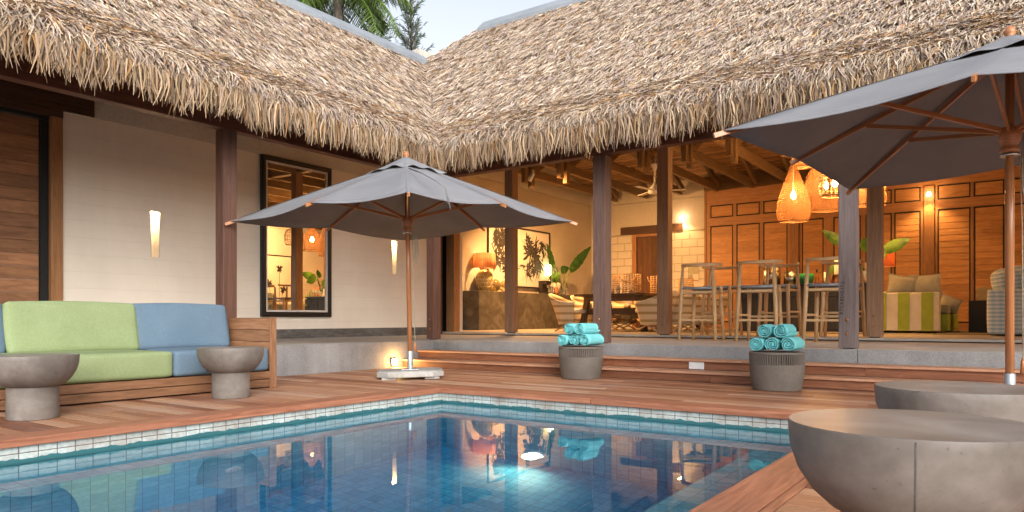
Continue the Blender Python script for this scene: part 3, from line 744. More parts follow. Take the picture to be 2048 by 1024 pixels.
# boarded ceiling below the thatch
q = B()
def slope_board(xa, xb, y0, z0, y1, z1): 
    q.bar(((xa+xb)/2, y0, z0), ((xa+xb)/2, y1, z1), abs(xb-xa), .02)
Y = 11.2
zc = lambda Y: 5.9-.195*(Y-10.94)
while Y < YB+.1:
    wd = random.uniform(.05, .10); x = XA+.02
    while x < XE:
        xe = min(XE, x+random.uniform(1.2, 3.0)); q.box(((x+xe)/2, Y+wd/2, zc(Y)+random.uniform(-.012, .012)), (xe-x-.01, wd-.006, .022), Matrix.Rotation(-.19, 3, 'X'), None, 0); x = xe
    Y += wd+random.uniform(.0, .016)
o_ = .35
while o_ < OR-.2:
    wd = .09; x = BX-o_+.2
    q.box(((x+XE)/2, BY+o_+.15, zo(o_)-.14), (XE-x, wd-.006, .02), Matrix.Rotation(.70, 3, 'X'), None, 0); o_ += wd*.78
o_ = .35
while o_ < OL-.2:
    wd = .09; y1 = BY+o_-.2
    q.box((BX-o_-.15, (y1+YMIN)/2, zo(o_)-.14), (wd-.006, y1-YMIN, .02), Matrix.Rotation(.70, 3, 'Y'), None, 1); o_ += wd*.78
q.build('ceiling_boards', 'ceil', house)
# white metal ridge flashing
def ridge(p, qv, name):
    p = Vector(p); qv = Vector(qv); d = (qv-p).normalized(); s_ = d.cross(Vector((0, 0, 1))); b = B(); L = (qv-p).length; n = max(1, round(L/2.7))
    for i in range(n):
        a = p+d*(L*i/n+(.0 if i == 0 else .004)); c = p+d*(L*(i+1)/n)
        up_ = lambda h: Vector((0, 0, h))
        for sg in (-1, 1):
            b.add([a+up_(.10), c+up_(.10), c+s_*sg*.19+up_(-.08), a+s_*sg*.19+up_(-.08), a+s_*sg*.19+up_(-.15), c+s_*sg*.19+up_(-.15)], [(0, 1, 2, 3), (3, 2, 4 if False else 5, 4)])
        b.add([c+up_(.104), c+d*.014+up_(.104), c+d*.014+s_*.193+up_(-.078), c+s_*.193+up_(-.078)], [(0, 1, 2, 3)])
    b.build(name, 'whitemetal', roof, solid=.006)
ridge((BX-OL, YMIN, ZL), (BX-OL, BY+OL-.02, ZL), 'ridge_flashing'); ridge((XR0+.1, BY+OR, ZR), (XMAX, BY+OR, ZR), 'ridge_flashing')

# thatch strands, numpy
PAL = np.array([(.52, .43, .345), (.46, .375, .305), (.58, .51, .445), (.40, .32, .285), (.38, .315, .32), (.46, .395, .40), (.29, .17, .085), (.40, .245, .115), (.17, .11, .07), (.62, .565, .49)])
PAL = PAL*np.array([1.05, 1.0, .91])[None]
PW = np.array([.20, .16, .15, .12, .10, .09, .05, .05, .03, .05]); PW = PW/PW.sum()
PO = np.array([.12, .10, .12, .10, .05, .05, .17, .19, .06, .04]); PO = PO/PO.sum()
def strands(root, path, wdir, width, pal, segs):
    """root (N,3); path (N,S,3) offsets; wdir (N,3) sideways unit; width (N,) -> verts, quads, colours"""
    N, S = path.shape[:2]
    taper = np.array([.75, 1.0, .95, .8, .55, .3])[:S] if S > 3 else np.array([.8, 1.0, .35])[:S]
    if S == 4: taper = np.array([.75, 1, .85, .3])
    c = root[:, None, :]+path
    off = wdir[:, None, :]*(width[:, None]*.5*taper[None, :])[:, :, None]
    v = np.stack([c-off, c+off], 2).reshape(-1, 3)
    base = (np.arange(N)*S*2)[:, None]+np.arange(S-1)[None, :]*2
    f = np.stack([base, base+1, base+3, base+2], -1).reshape(-1, 4)
    ci = RNG.choice(len(PAL), N, p=pal); col = PAL[ci]*RNG.uniform(.8, 1.15, (N, 1))
    col = np.repeat(col, S*2, 0)
    return v, f, col
def thatch(side):
    V = []; F = []; C = []; n0 = 0
    along0, along1 = (YMIN, BY+OL) if side == 'L' else (BX-OL, XMAX)
    OM = OL if side == 'L' else OR
    out = np.array([1., 0, 0]) if side == 'L' else np.array([0, -1., 0])     # outward (downslope, horizontal)
    alv = np.array([0, 1., 0]) if side == 'L' else np.array([1., 0, 0])
    def keep(a, o):
        if side == 'L': return (a < BY+o+.04)
        return (a > BX-np.minimum(o, 99)-.04) & (a > np.where(o > OL, BX-OL+(o-OL)-.03, -99))
    def place(a, o, lift):
        z = np.where(o < .5, BZ+.66*o, BZ+.33+.94*(o-.5))+lift
        r = np.zeros((len(a), 3)); r[:, 2] = z
        if side == 'L': r[:, 0] = BX-o; r[:, 1] = a
        else: r[:, 1] = BY+o; r[:, 0] = a
        return r
    def push(v, f, c):
        nonlocal n0
        V.append(v); F.append(f+n0); C.append(c); n0 += len(v)
    # main slope: thatch courses, each a dense lip of short leaf ends over longer leaf
    row = OM+.02; kk = 0
    while row > .40:
        n = int((along1-along0)/.0080)
        lip = kk % 3 == 0
        a = RNG.uniform(along0, along1, n); wob = .022*np.sin(a*2.1+kk)+.015*np.sin(a*5.3+kk*2)
        o = row+wob+RNG.normal(0, .012 if lip else .03, n); m = keep(a, o) & (o < OM+.03); a = a[m]; o = o[m]; n = len(a)
        L = RNG.uniform(.09, .19, n) if lip else RNG.uniform(.12, .26, n)
        dv = np.array([0, 0, -.94])+out if row > .62 else np.array([0, 0, -.7])+out
        dv = dv/np.linalg.norm(dv); up = np.cross(alv, dv); up = up*np.sign(up[2])
        skew = RNG.normal(.0, .30, n)+(.12 if side == 'L' else -.12)
        d = dv[None]*np.cos(skew)[:, None]+alv[None]*np.sin(skew)[:, None]
        wd = np.cross(d, up[None]); wd = wd/np.linalg.norm(wd, axis=1)[:, None]
        tilt = RNG.normal(0, .5, n); wd = wd*np.cos(tilt)[:, None]+up[None]*np.sin(tilt)[:, None]
        t = np.array([0, .4, .75, 1.]); lf = (RNG.uniform(.006, .035, n) if lip else RNG.uniform(.0, .03, n)); bow = RNG.uniform(.0, .016, n); sw = RNG.normal(0, .025, n)
        path = d[:, None, :]*(L[:, None]*t[None])[:, :, None]+up[None, None, :]*(lf[:, None]*t[None]+bow[:, None]*np.sin(t*PI)[None])[:, :, None]+alv[None, None]*(sw[:, None]*(t**2)[None])[:, :, None]
        push(*strands(place(a, o, RNG.uniform(-.015, .012, n)+(.007 if lip else 0)), path, wd, RNG.uniform(.008, .0175, n), PW, 3))
        row -= .055; kk += 1
    # ochre, ragged band on the flatter overhang
    n = int((along1-along0)*1300); a = RNG.uniform(along0, along1, n); o = RNG.uniform(.02, .72, n); m = keep(a, o); a = a[m]; o = o[m]; n = len(a)
    dv = np.array([0, 0, -.62])+out; dv /= np.linalg.norm(dv); up = np.cross(alv, dv); up = up*np.sign(up[2])
    sk = RNG.normal(0, .75, n); d = dv[None]*np.cos(sk)[:, None]+alv[None]*np.sin(sk)[:, None]; L = RNG.uniform(.08, .24, n)
    wd = np.cross(d, up[None]); tl = RNG.normal(0, .6, n); wd = wd*np.cos(tl)[:, None]+up[None]*np.sin(tl)[:, None]
    t = np.array([0, .5, 1.]); path = d[:, None, :]*(L[:, None]*t[None])[:, :, None]+up[None, None, :]*(RNG.uniform(-.01, .05, n)[:, None]*t[None])[:, :, None]
    push(*strands(place(a, o, RNG.uniform(-.01, .04, n)), path, wd, RNG.uniform(.007, .014, n), PO, 2))
    # hanging fringe, curling over the brow
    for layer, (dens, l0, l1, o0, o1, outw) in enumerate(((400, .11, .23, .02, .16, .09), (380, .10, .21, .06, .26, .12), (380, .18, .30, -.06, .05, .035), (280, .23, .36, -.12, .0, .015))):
        n = int((along1-along0)*dens); a = RNG.uniform(along0, along1, n); o = RNG.uniform(o0, o1, n); m = keep(a, o); a = a[m]; o = o[m]; n = len(a)
        clump = .09*np.sin(a*7.3)+.07*np.sin(a*17.1+1)+.05*np.sin(a*39+2)
        L = RNG.uniform(l0, l1, n)*(1+clump)
        r = place(a, o, RNG.uniform(-.02, .03, n))
        reach = np.maximum(o, 0)+outw*RNG.uniform(.3, 1.3, n)
        t = np.linspace(0, 1, 6); hx = reach[:, None]*(1-np.exp(-3.2*t))[None]
        zz = -(L[:, None]*(t**1.35)[None])
        splay = RNG.normal(0, .055, n)[:, None]*(t**1.2)[None]+RNG.normal(0, .03, n)[:, None]*np.sin(t*PI)[None]+.03*np.sin(a*11+3)[:, None]*t[None]
        path = out[None, None]*hx[:, :, None]+np.array([0, 0, 1.])[None, None]*zz[:, :, None]+alv[None, None]*splay[:, :, None]
        tw = RNG.normal(0, .7, n); wd = alv[None]*np.cos(tw)[:, None]+out[None]*np.sin(tw)[:, None]
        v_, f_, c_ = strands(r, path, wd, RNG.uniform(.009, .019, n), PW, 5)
        push(v_, f_, c_*np.array(((1.0, 1.0, 1.0), (.96, .95, .93), (.80, .75, .66), (.70, .62, .50))[layer])[None])   # shade painted in: lower leaf layers get a darker, browner colour
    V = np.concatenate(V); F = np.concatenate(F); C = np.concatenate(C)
    V = V-np.array(house.location)[None]
    me = bpy.data.meshes.new('thatch'); me.vertices.add(len(V)); me.vertices.foreach_set('co', V.astype(np.float32).ravel())
    me.loops.add(F.size); me.loops.foreach_set('vertex_index', F.astype(np.int32).ravel())
    me.polygons.add(len(F)); me.polygons.foreach_set('loop_start', (np.arange(len(F))*4).astype(np.int32)); me.polygons.foreach_set('loop_total', np.full(len(F), 4, np.int32))
    at = me.attributes.new('col', 'FLOAT_COLOR', 'POINT'); at.data.foreach_set('color', np.concatenate([C, np.ones((len(C), 1))], 1).astype(np.float32).ravel())
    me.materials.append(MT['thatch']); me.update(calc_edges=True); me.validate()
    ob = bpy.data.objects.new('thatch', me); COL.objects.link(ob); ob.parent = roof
    return ob
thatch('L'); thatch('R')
# ================================================================== OBJECTS
# ---- umbrellas
def umbrella(label, rz, cR=1.97, cz=1.72, mR=1.34, mz=1.765, top=2.37, hub=1.77, up=0):
    cz += up; mz += up; top += up; hub += up
    u = thing('patio_umbrella', label, 'umbrella', (0, 0, 0), 'grey timber umbrellas by the pool')
    q = B(); q.tube([(0, 0, .10), (0, 0, top-.01)], .026, 16); q.build('pole', 'umbwood', u)
    q = B(); q.lathe([(r_, z_+top) for r_, z_ in [(0.0, .12), (.018, .115), (.034, .09), (.036, .07), (.026, .055), (.034, .04), (.034, .025), (.02, .0)]], n=16); q.build('finial', 'umbwood', u)
    q = B(); q.tube([(0, 0, .06), (0, 0, .30)], .033, 16); q.box((0, 0, .098), (.20, .20, .008)); q.build('sleeve', 'metal', u, bevel=.002)
    # eight ribs ends: corner, middle, ...
    ends = [(cR if i % 2 == 0 else mR, cz if i % 2 == 0 else mz, i*PI/4) for i in range(8)]
    V = []; F = []; n1, n2 = 8, 12; grid = {}
    def P(i, s):
        r, z, a = ends[i % 8]; s2 = s
        return Vector((r*s*math.cos(a), r*s*math.sin(a), top+(z-top)*(s*.93+.07*s*s)))
    for i in range(8):
        for k in range(n1):
            w = k/n1
            for j in range(n2+1):
                s = .03+.97*j/n2; A = P(i, s); C = P(i+1, s); p = A.lerp(C, w)
                sag = math.sin(w*PI); p.z -= .035*sag*s; p -= Vector((p.x, p.y, 0))*(.035*sag*s**6)
                grid[(i*n1+k, j)] = len(V); V.append(p)
    N = 8*n1
    for a in range(N):
        for j in range(n2): F.append((grid[(a, j)], grid[(a, j+1)], grid[((a+1) % N, j+1)], grid[((a+1) % N, j)]))
    cn_v = list(V); q = B(); q.add(V, F, None, .5, True); cn = q.build('canopy', 'canopy', u, solid=.003)
    q = B()
    for i in range(8):       # stitched seam over each rib and a doubled hem
        V = []; a = ends[i][2]; sd_ = Vector((-math.sin(a), math.cos(a), 0))*.012
        for j in range(n2+1):
            p = P(i, .03+.97*j/n2)+Vector((0, 0, .0035)); V += [p-sd_, p+sd_]
        q.add(V, [(2*j, 2*j+1, 2*j+3, 2*j+2) for j in range(n2)], None, .5, True)
    V = []
    for a in range(N):
        for j in (n2, n2-.45):
            j0 = int(j); f_ = j-j0; p = Vector(cn_v[grid[(a, j0)]]) if f_ == 0 else Vector(cn_v[grid[(a, j0)]]).lerp(Vector(cn_v[grid[(a, j0+1)]]), f_); V.append(p+Vector((0, 0, .003)))
    q.add(V, [(2*k, 2*k+1, 2*((k+1) % N)+1, 2*((k+1) % N)) for k in range(N)], None, .5, True)
    q.build('canopy_seam', 'canopy', u)
    # wavy vent cap
    V = []; F = []; n2 = 6
    for a in range(N):
        i = a//n1; w = (a % n1)/n1
        for j in range(n2+1):
            s = .012+.225*j/n2; A = P(i, s); C = P(i+1, s); p = A.lerp(C, w)
            p.z += .020+.040*(1-j/n2)**2+.014*math.sin(a*2*PI/64*9+1)*(j/n2)**2+.008*math.sin(a*2*PI/64*5)*(j/n2); V.append(p)
    for a in range(N):
        for j in range(n2): F.append((a*(n2+1)+j, a*(n2+1)+j+1, ((a+1) % N)*(n2+1)+j+1, ((a+1) % N)*(n2+1)+j))
    q = B(); q.add(V, F, None, .5, True); q.build('vent_cap', 'canopy', u, solid=.003)
    # hem: ties hanging
    q = B()
    a = ends[6][2]
    p0 = P(6, .42)+Vector((0.02, 0, .03)); p1 = P(6, .9)+Vector((.25, .05, .07)); p2 = p1+Vector((.08, .02, -.06))
    for k in (0, 1):
        q.tube([p0, p0.lerp(p1, .5)+Vector((0, 0, .012)), p1, p2+Vector((.01*k, 0, 0)), p2+Vector((.02+.02*k, .01, -.14-.05*k))], .006, 6)
    q.build('tie_strap', 'canopy', u)
    for i in range(8):
        r, z, a = ends[i]; c, s_ = math.cos(a), math.sin(a)
        A = Vector((.045*c, .045*s_, top-.05)); E = Vector(((r+.045)*c, (r+.045)*s_, z-.03))
        q = B(); q.bar(A, E, .022, .034); q.build('rib', 'umbwood', u, bevel=.003)
        f = .52 if i % 2 == 0 else .60
        M_ = A.lerp(E, f)+Vector((0, 0, -.015)); S0 = Vector((.055*c, .055*s_, hub+.02)); side = Vector((-s_, c, 0))*.0
        q = B(); q.bar(S0, M_, .018, .030); q.build('strut', 'umbwood', u, bevel=.003)
    q = B(); q.lathe([(.027, hub-.13), (.05, hub-.13), (.058, hub-.115), (.052, hub-.095), (.044, hub-.085), (.05, hub-.07), (.062, hub-.05), (.066, hub-.01), (.062, hub+.035), (.03, hub+.04)], n=24); q.build('runner_hub', 'umbwood', u)
    q = B(); q.lathe([(.027, hub-.15), (.056, hub-.15), (.056, hub-.135), (.027, hub-.135)], n=24); q.build('hub_ring', 'brass', u)
    # rope, pulleys and toggle
    q = B(); rx, ry = .045, -.03
    q.tube([(rx, ry, hub-.1), (rx+.01, ry-.01, 1.2), (rx+.012, ry-.012, .38)], .004, 6)
    for k in range(3):
        x0 = rx+.01+.013*k
        q.tube([(x0, ry-.01, hub-.16), (x0-.006, ry-.02, hub-.36), (x0+.012, ry-.02, hub-.46-.02*k), (x0+.03, ry-.02, hub-.38), (x0+.022, ry-.01, hub-.16)], .004, 6)
    q.build('rope', 'rope', u)
    q = B(); q.tube([(rx+.012, ry-.012, .40), (rx+.012, ry-.012, .37), (rx+.012, ry-.012, .30)], [.008, .013, .017], 10); q.build('toggle', 'umbwood', u)
    # cast base slab with hand slots
    q = B(); a, b_ = .36, .30; k = .12
    o = [(-a+k, -b_), (a-k, -b_), (a, -b_+k), (a, b_-k), (a-k, b_), (-a+k, b_), (-a, b_-k), (-a, -b_+k)]
    n = len(o); vs = [Vector((x, y, .028)) for x, y in o]+[Vector((x, y, .082)) for x, y in o]+[Vector((x*.93, y*.93, .095)) for x, y in o]
    fs = [(i, (i+1) % n, (i+1) % n+n, i+n) for i in range(n)]+[(i+n, (i+1) % n+n, (i+1) % n+2*n, i+2*n) for i in range(n)]+[tuple(range(2*n, 3*n)), tuple(range(n-1, -1, -1))]
    q.add(vs, fs)
    for sx in (-1, 1):
        for sy in (-1, 1): q.ext((sx*a*.86, sy*b_*.86, .0), (sx*a*.42, sy*b_*.42, .0275))
    q.build('base_slab', 'slab', u, bevel=.006)
    u.rotation_euler = (0, 0, rz); return u
u1 = umbrella('open grey umbrella standing in front of the mirror with its white slab on the deck', 0, 1.887, 1.735, 1.327, 1.79, 2.40, 1.755)
u1.location = (-5.556, 5.945, 0)
u1.rotation_euler = (Matrix.Rotation(rad(-1.1), 3, FW) @ rotz(rad(35.1+8.5))).to_euler()
u2 = umbrella('grey umbrella seen from below, behind the concrete bowl tables', 0, 1.946, 1.85, 1.379, 1.906, 2.46, 1.873)
u2.location = (-.067, 5.775, 0); u2.rotation_euler = (0, 0, rad(35.1+4.4))

# ---- sofa
so = thing('deck_sofa', 'long teak plank deck sofa with lime and blue cushions', 'sofa', (-6.3, 2.5, 0))
SX0, SX1 = -5.86, -6.82; SY0, SY1 = -.6, 4.40
q = B()
for z0, z1 in ((.014, .086), (.090, .161)): q.ext((SX0, SY0, z0), (SX0-.03, SY1-.03, z1-.003))
q.ext((SX0-.04, SY0, .02), (SX1, SY1-.06, .158)); q.build('seat_base', 'teak', so, bevel=.004)
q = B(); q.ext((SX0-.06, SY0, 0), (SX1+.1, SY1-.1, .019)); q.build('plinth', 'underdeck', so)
q = B(); z = .215
for k in range(4):
    q.ext((SX0-.005, SY1-.065, z), (SX1, SY1-.035, z+.109)); z += .112
q.ext((SX0+.008, SY1-.075, .0), (SX0-.055+.05, SY1+.0, .672)); q.ext((SX0-.01, SY1-.03, .2), (SX1, SY1, .668)); q.ext((SX0-.008, SY1-.034, .02), (SX1, SY1, .2))
q.build('arm', 'teak', so, bevel=.004)
q = B(); z = .2
for k in range(3): q.ext((SX1, SY0, z), (SX1-.03, SY1, z+.12)); z += .123
q.build('back_panel', 'teak', so, bevel=.004)
# seat cushions
ys = [(-.58, 1.42, 'blue'), (1.43, 3.375, 'green'), (3.385, 4.325, 'blue')]
for a, b_, m in ys:
    q = B(); q.cushion((-6.31, (a+b_)/2, .274), (.90, b_-a, .22), .034, .014, 18, None, .5); o = q.build('seat_cushion', m, so, label='%s seat cushion' % ('lime green' if m == 'green' else 'blue'))
for a, b_, m in ((.2, 2.315, 'blue'), (2.325, 3.335, 'green'), (3.30, 4.235, 'blue')):
    off = .03 if m == 'blue' else 0
    q = B(); q.cushion((-6.44-off*.6, (a+b_)/2, .575), (.17, b_-a, .42), .034, .022, 18, Matrix.Rotation(rad(-12), 3, 'Y'), .5); q.build('back_cushion', m, so, label='leaning %s back cushion' % ('lime green' if m == 'green' else 'blue'))

# ---- concrete bowl tables
def bowl():
    t = thing('bowl_table', '', 'side table', (0, 0, 0), 'concrete bowl side tables')
    pr = [(.0, .200), (.13, .205), (.175, .222), (.215, .258), (.245, .305), (.262, .355), (.266, .395), (.2665, .415), (.2648, .4195)]
    q = B(off=True); q.lathe(pr, n=72); q.build('bowl', 'concrete', t)
    q = B(); q.lathe([(.2648, .4196), (0, .4200)], n=72, smooth=False); q.build('table_top', 'contop', t)
    q = B()
    for a in (2.3, 2.3+PI):
        pp = [(r_+.0008, z_) for r_, z_ in pr[3:8]]; w = .004
        V = [Vector((r_*math.cos(a+sg*w/r_), r_*math.sin(a+sg*w/r_), z_)) for r_, z_ in pp for sg in (-.35, .35)]
        q.add(V, [(2*i, 2*i+1, 2*i+3, 2*i+2) for i in range(len(pp)-1)])
    q.build('mould_seam', 'skirt', t)
    q = B(); q.lathe([(0, .0), (.148, .0), (.152, .006), (.150, .1), (.150, .212)], n=56); q.build('pedestal', 'concrete', t)
    return t
def place(b, x, y, lab, rz=0): b.location = (x, y, 0); b['label'] = lab; b.rotation_euler = (0, 0, rz)
b0 = bowl(); place(b0, -5.42, 3.62, 'concrete bowl table in front of the blue sofa cushions')
dup(b0, (-5.36, 2.11, 0), 1.3, 'concrete bowl table at the left edge, in front of the lime cushions')
dup(b0, (-.209, 1.90, 0), 2.55, 'largest concrete bowl table, in the right foreground beside the pool')
dup(b0, (-.182, 2.99, 0), 4.0, 'concrete bowl table just behind the largest foreground one')

# ---- fluted pots and rolled towels
def pot():
    t = thing('fluted_planter', '', 'planter', (0, 0, 0), 'fluted concrete planters used as towel stands')
    n = 288; vs = []; fs = []
    prof = [(.0, .0, 0), (.205, .0, 0), (.214, .006, 0), (.225, .06, 0), (.236, .13, 0), (.2425, .20, 0), (.2435, .236, 0), (.2445, .246, 1), (.246, .326, 1), (.246, .334, 0), (.246, .346, 0), (.243, .352, 0), (.225, .353, 0), (.222, .33, 0), (.0, .33, 0)]
    for r, z, fl in prof:
        for k in range(n):
            a = 2*PI*k/n; rr = r-(.017 if fl and (k % 4) in (0, 1) else 0); vs.append(Vector((rr*math.cos(a), rr*math.sin(a), z)))
    for i in range(len(prof)-1):
        for k in range(n): fs.append((i*n+k, i*n+(k+1) % n, (i+1)*n+(k+1) % n, (i+1)*n+k))
    q = B(); q.add(vs, fs, None, .5, False); o = q.build('planter_body', 'potcon', t); return t
def towel(seed):
    rs = random.Random(seed); q = B(); L = .31
    R = .075; turns = 3.0; th = .0155; n = int(turns*26); V = []; F = []
    ph = rs.uniform(0, 6.28); ends = []
    m = 7
    def P(i, inner, k):
        f = i/n; a = ph+f*turns*2*PI; r = .016+(R-.016)*f-(.0125 if inner else 0)
        r += .0022*math.sin(a*3.0+seed)+.0015*math.sin(a*7+seed*2)
        e = abs(k/(m-1)*2-1); r2 = r-(.005 if e > .98 else 0)*(0 if inner else 1)
        y = (k/(m-1)-.5)*L+(.006*math.sin(f*23+seed) if k in (0, m-1) else 0)
        return Vector((r2*math.cos(a), y, r2*math.sin(a)*.96+.0))
    for inner in (0, 1):
        for i in range(n+1):
            for k in range(m): V.append(P(i, inner, k))
    W = (n+1)*m
    for i in range(n):
        for k in range(m-1):
            a = i*m+k; F.append((a, a+1, a+m+1, a+m)); F.append((W+a, W+a+m, W+a+m+1, W+a+1))
        for k in (0, m-1):
            a = i*m+k; F.append((a, a+m, W+a+m, W+a))
    for i in (0, n):
        for k in range(m-1): a = i*m+k; F.append((a, a+1, W+a+1, W+a))
    q.add(V, F, None, rs.random(), True)
    q.tube([(0, -L/2+.004, 0), (0, L/2-.004, 0)], .013, 10)
    return q.build('rolled_towel', 'towel')
pots = []
p0 = pot(); p0.location = (-3.99, 7.0, 0); p0['label'] = 'fluted concrete planter with towels in front of the second timber post, farther from the camera'
p1 = dup(p0, (-1.865, 6.93, 0), .4, 'fluted concrete planter with towels nearer the camera, in front of the bar stools')
tws = [towel(s) for s in (1, 5, 9, 14, 22)]
names = ['bottom left', 'bottom middle', 'bottom right', 'upper left', 'upper right']
AXA = rad(35.1-36)            # the roll axis points away to the back right
def towels(px, py, which, first):
    ax = Vector((-math.sin(AXA), math.cos(AXA), 0)); sd = Vector((math.cos(AXA), math.sin(AXA), 0))
    pos_ = [(-.150, .353+.072, -.0), (0, .353+.072, .01), (.150, .353+.072, -.02), (-.078, .353+.196, .02), (.082, .353+.198, -.01)]
    for i, (s, z, a) in enumerate(pos_):
        o = tws[i] if first else tws[i].copy()
        if not first: COL.objects.link(o)
        p = Vector((px, py, 0))+sd*s+ax*a
        o.location = (p.x, p.y, z); o.rotation_euler = (0, 0, AXA+random.uniform(-.06, .06))
        tag(o, 'rolled aqua towel, %s of the pile on the %s planter' % (names[i], which), 'towel', 'rolled aqua towels on the planters')
towels(-3.99, 7.0, 'farther', True); towels(-1.865, 6.93, 'nearer', False)

# ---- small deck fittings
t = thing('step_light', 'small lit square light low on the concrete wall behind the umbrella base', 'light', (XT, 7.10, .03))
q = B(); q.ext((XT+.001, 7.05, .03), (XT+.03, 7.14, .12)); q.build('housing', 'brass', t)
q = B(); q.ext((XT+.031, 7.056, .036), (XT+.034, 7.134, .114)); q.build('lens', 'steplens', t)
lamp('step_lamp', (XT+.08, 7.10, .075), 7, (1, .55, .16), .03, t)
t = thing('step_plate', 'blank white plate on the upper step riser between the two planters', 'light', (-2.87, 7.57, .1))
q = B(); q.ext((-2.97, 7.574, .112), (-2.80, 7.579, .188)); q.build('cover', 'whiteplastic', t, bevel=.002)
q = B()
for x in (-2.955, -2.815): q.tube([(x, 7.5745, .15), (x, 7.572, .15)], .004, 8)
q.build('screw', 'metal', t)
def disc(x, y, z, axis, lab):
    t = thing('pool_inlet', lab, 'pool fitting', (x, y, z), 'round white pool inlets')
    R = Matrix.Rotation(rad(90), 3, 'Y') if axis == 'x' else Matrix.Rotation(rad(90), 3, 'X')
    q = B(); pr = [(0, .012), (.05, .012), (.062, .006), (.064, 0)]
    q.lathe(pr, n=24); q.v = [tuple((R @ Vector(v))+Vector((x, y, z))) for v in q.v]; q.build('cover', 'whiteplastic', t)
    q = B()
    for k in range(8):
        a = k*PI/4; q.tube([(.03*math.cos(a), .03*math.sin(a), .012), (.03*math.cos(a), .03*math.sin(a), .0135)], .005, 8)
    q.v = [tuple((R @ Vector(v))+Vector((x, y, z))) for v in q.v]; q.build('slot', 'seal', t)
disc(PX0+WL+.001, 2.86, -1.08, 'x', 'round white pool inlet seen through the water below the left table')
disc(-1.95, PY1-LW-.001, -.80, 'y', 'round white pool inlet seen through the water at the far right')
t = thing('pool_light', 'lit underwater pool light on the far pool wall', 'light', (-3.21, PY1-LW, -1.66))
R = Matrix.Rotation(rad(90), 3, 'X')
for nm, pr, m in (('rim', [(.075, .02), (.09, .02), (.1, 0)], 'whiteplastic'), ('lens', [(0, .022), (.075, .016)], 'poollens')):
    q = B(); q.lathe(pr, n=28); q.v = [tuple((R @ Vector(v))+Vector((-3.21, PY1-LW-.002, -1.62))) for v in q.v]; q.build(nm, m, t)
lamp('pool_lamp', (-3.21, PY1-LW-.10, -1.60), 16, (1, .82, .50), .07, t, 'SPOT', (0.05, -1, -.30), 150, .8)

# ---- mirror
mr = thing('wall_mirror', 'tall black framed mirror on the pale wall behind the umbrella', 'mirror', (XW, 7.28, .69))
y0, y1, z0, z1 = 6.62, 7.94, .685, 3.085; fw = .105; X = XW
q = B(); q.ext((X+.005, y0+fw, z0+fw), (X+.025, y1-fw, z1-fw)); q.build('glass', 'mirror', mr)
q = B()
for a in ((y0, z0, y0+fw-.03, z1), (y1-fw+.03, z0, y1, z1), (y0+fw-.03, z0, y1-fw+.03, z0+fw-.03), (y0+fw-.03, z1-fw+.03, y1-fw+.03, z1)):
    q.ext((X+.002, a[0], a[1]), (X+.055, a[2], a[3]))
for a in ((y0+.02, z0+.02, y0+.05, z1-.02), (y1-.05, z0+.02, y1-.02, z1-.02), (y0+.05, z0+.02, y1-.05, z0+.05), (y0+.05, z1-.05, y1-.05, z1-.02)):
    q.ext((X+.055, a[0], a[1]), (X+.07, a[2], a[3]))
q.build('frame', 'black', mr, bevel=.006)
q = B(); i0 = fw-.029
for a in ((y0+i0, z0+i0, y0+fw, z1-i0), (y1-fw, z0+i0, y1-i0, z1-i0), (y0+fw, z0+i0, y1-fw, z0+fw), (y0+fw, z1-fw, y1-fw, z1-i0)):
    q.ext((X+.026, a[0], a[1]), (X+.042, a[2], a[3]))
q.build('liner', 'liner', mr)

# ---- concrete counter and what stands on it
CX, CY0, CY1, CZ = -9.835, 12.72, 16.73, 1.285
q = B(); q.ext((XA+.003, CY0, FL), (CX, CY1, CZ)); tag(q.build('cement_counter', 'counter', bevel=.012), 'long polished cement counter below the black and white picture', 'counter')
def table_lamp(label, x, y, z, s=1.0):
    t = thing('table_lamp', label, 'lamp', (x, y, z), 'turtle shell table lamps')
    q = B(); pr = [(.07, 0), (.115, .0), (.13, .02), (.175, .10), (.20, .22), (.197, .32), (.17, .41), (.115, .465), (.05, .48), (.0, .48)]
    q.lathe([(r*s, zz*s+z) for r, zz in pr], (x, y, 0), 32); v = q.build('vase_base', 'vase', t)
    q = B()
    for k in range(8):
        for j in range(5):
            a = k*PI/4+(j % 2)*PI/8; zc = .055+j*.083; hr = .05
            ring_ = []
            for m in range(7):
                aa = m/6*2*PI; za = zc+hr*math.sin(aa)*1.0; da = .33*math.cos(aa)
                rr = np.interp(za, [p[1] for p in pr[:9]], [p[0] for p in pr[:9]])+.003
                ring_.append((x+rr*s*math.cos(a+da), y+rr*s*math.sin(a+da), z+max(.01, za)*s))
            q.tube(ring_, .0055*s, 5, False)
    q.build('shell_pattern', 'grout', v)
    q = B(); q.tube([(x, y, z+.46*s), (x, y, z+.56*s)], .014*s, 8); q.build('stem', 'brass', t)
    V = []; F = []; G = []; n = 72; z0, z1 = z+.52*s, z+.86*s
    for i, (r, zz) in enumerate(((.27, z0), (.245, z1))):
        for k in range(n+1):
            a = 2*PI*k/n; V.append(Vector((x+r*s*math.cos(a), y+r*s*math.sin(a), zz))); G.append(Vector((k/n*1.6, zz, 0)))
    for k in range(n): F.append((k, k+1, n+1+k+1, n+1+k))
    q = B(); q.add(V, F, G, .5, True); q.build('lamp_shade', 'pleat', t, solid=.003)
    q = B(); q.lathe([(0, z+.64*s), (.02*s, z+.645*s), (.03*s, z+.68*s), (.02*s, z+.715*s), (0, z+.72*s)], (x, y, 0), 12); q.build('bulb', 'bulb', t)
    lamp('table_bulb', (x, y, z+.68*s), 48*s, WARM, .03, t); return t
table_lamp('pleated table lamp lit on the cement counter beside the picture', -10.06, 13.22, CZ, 1.0)
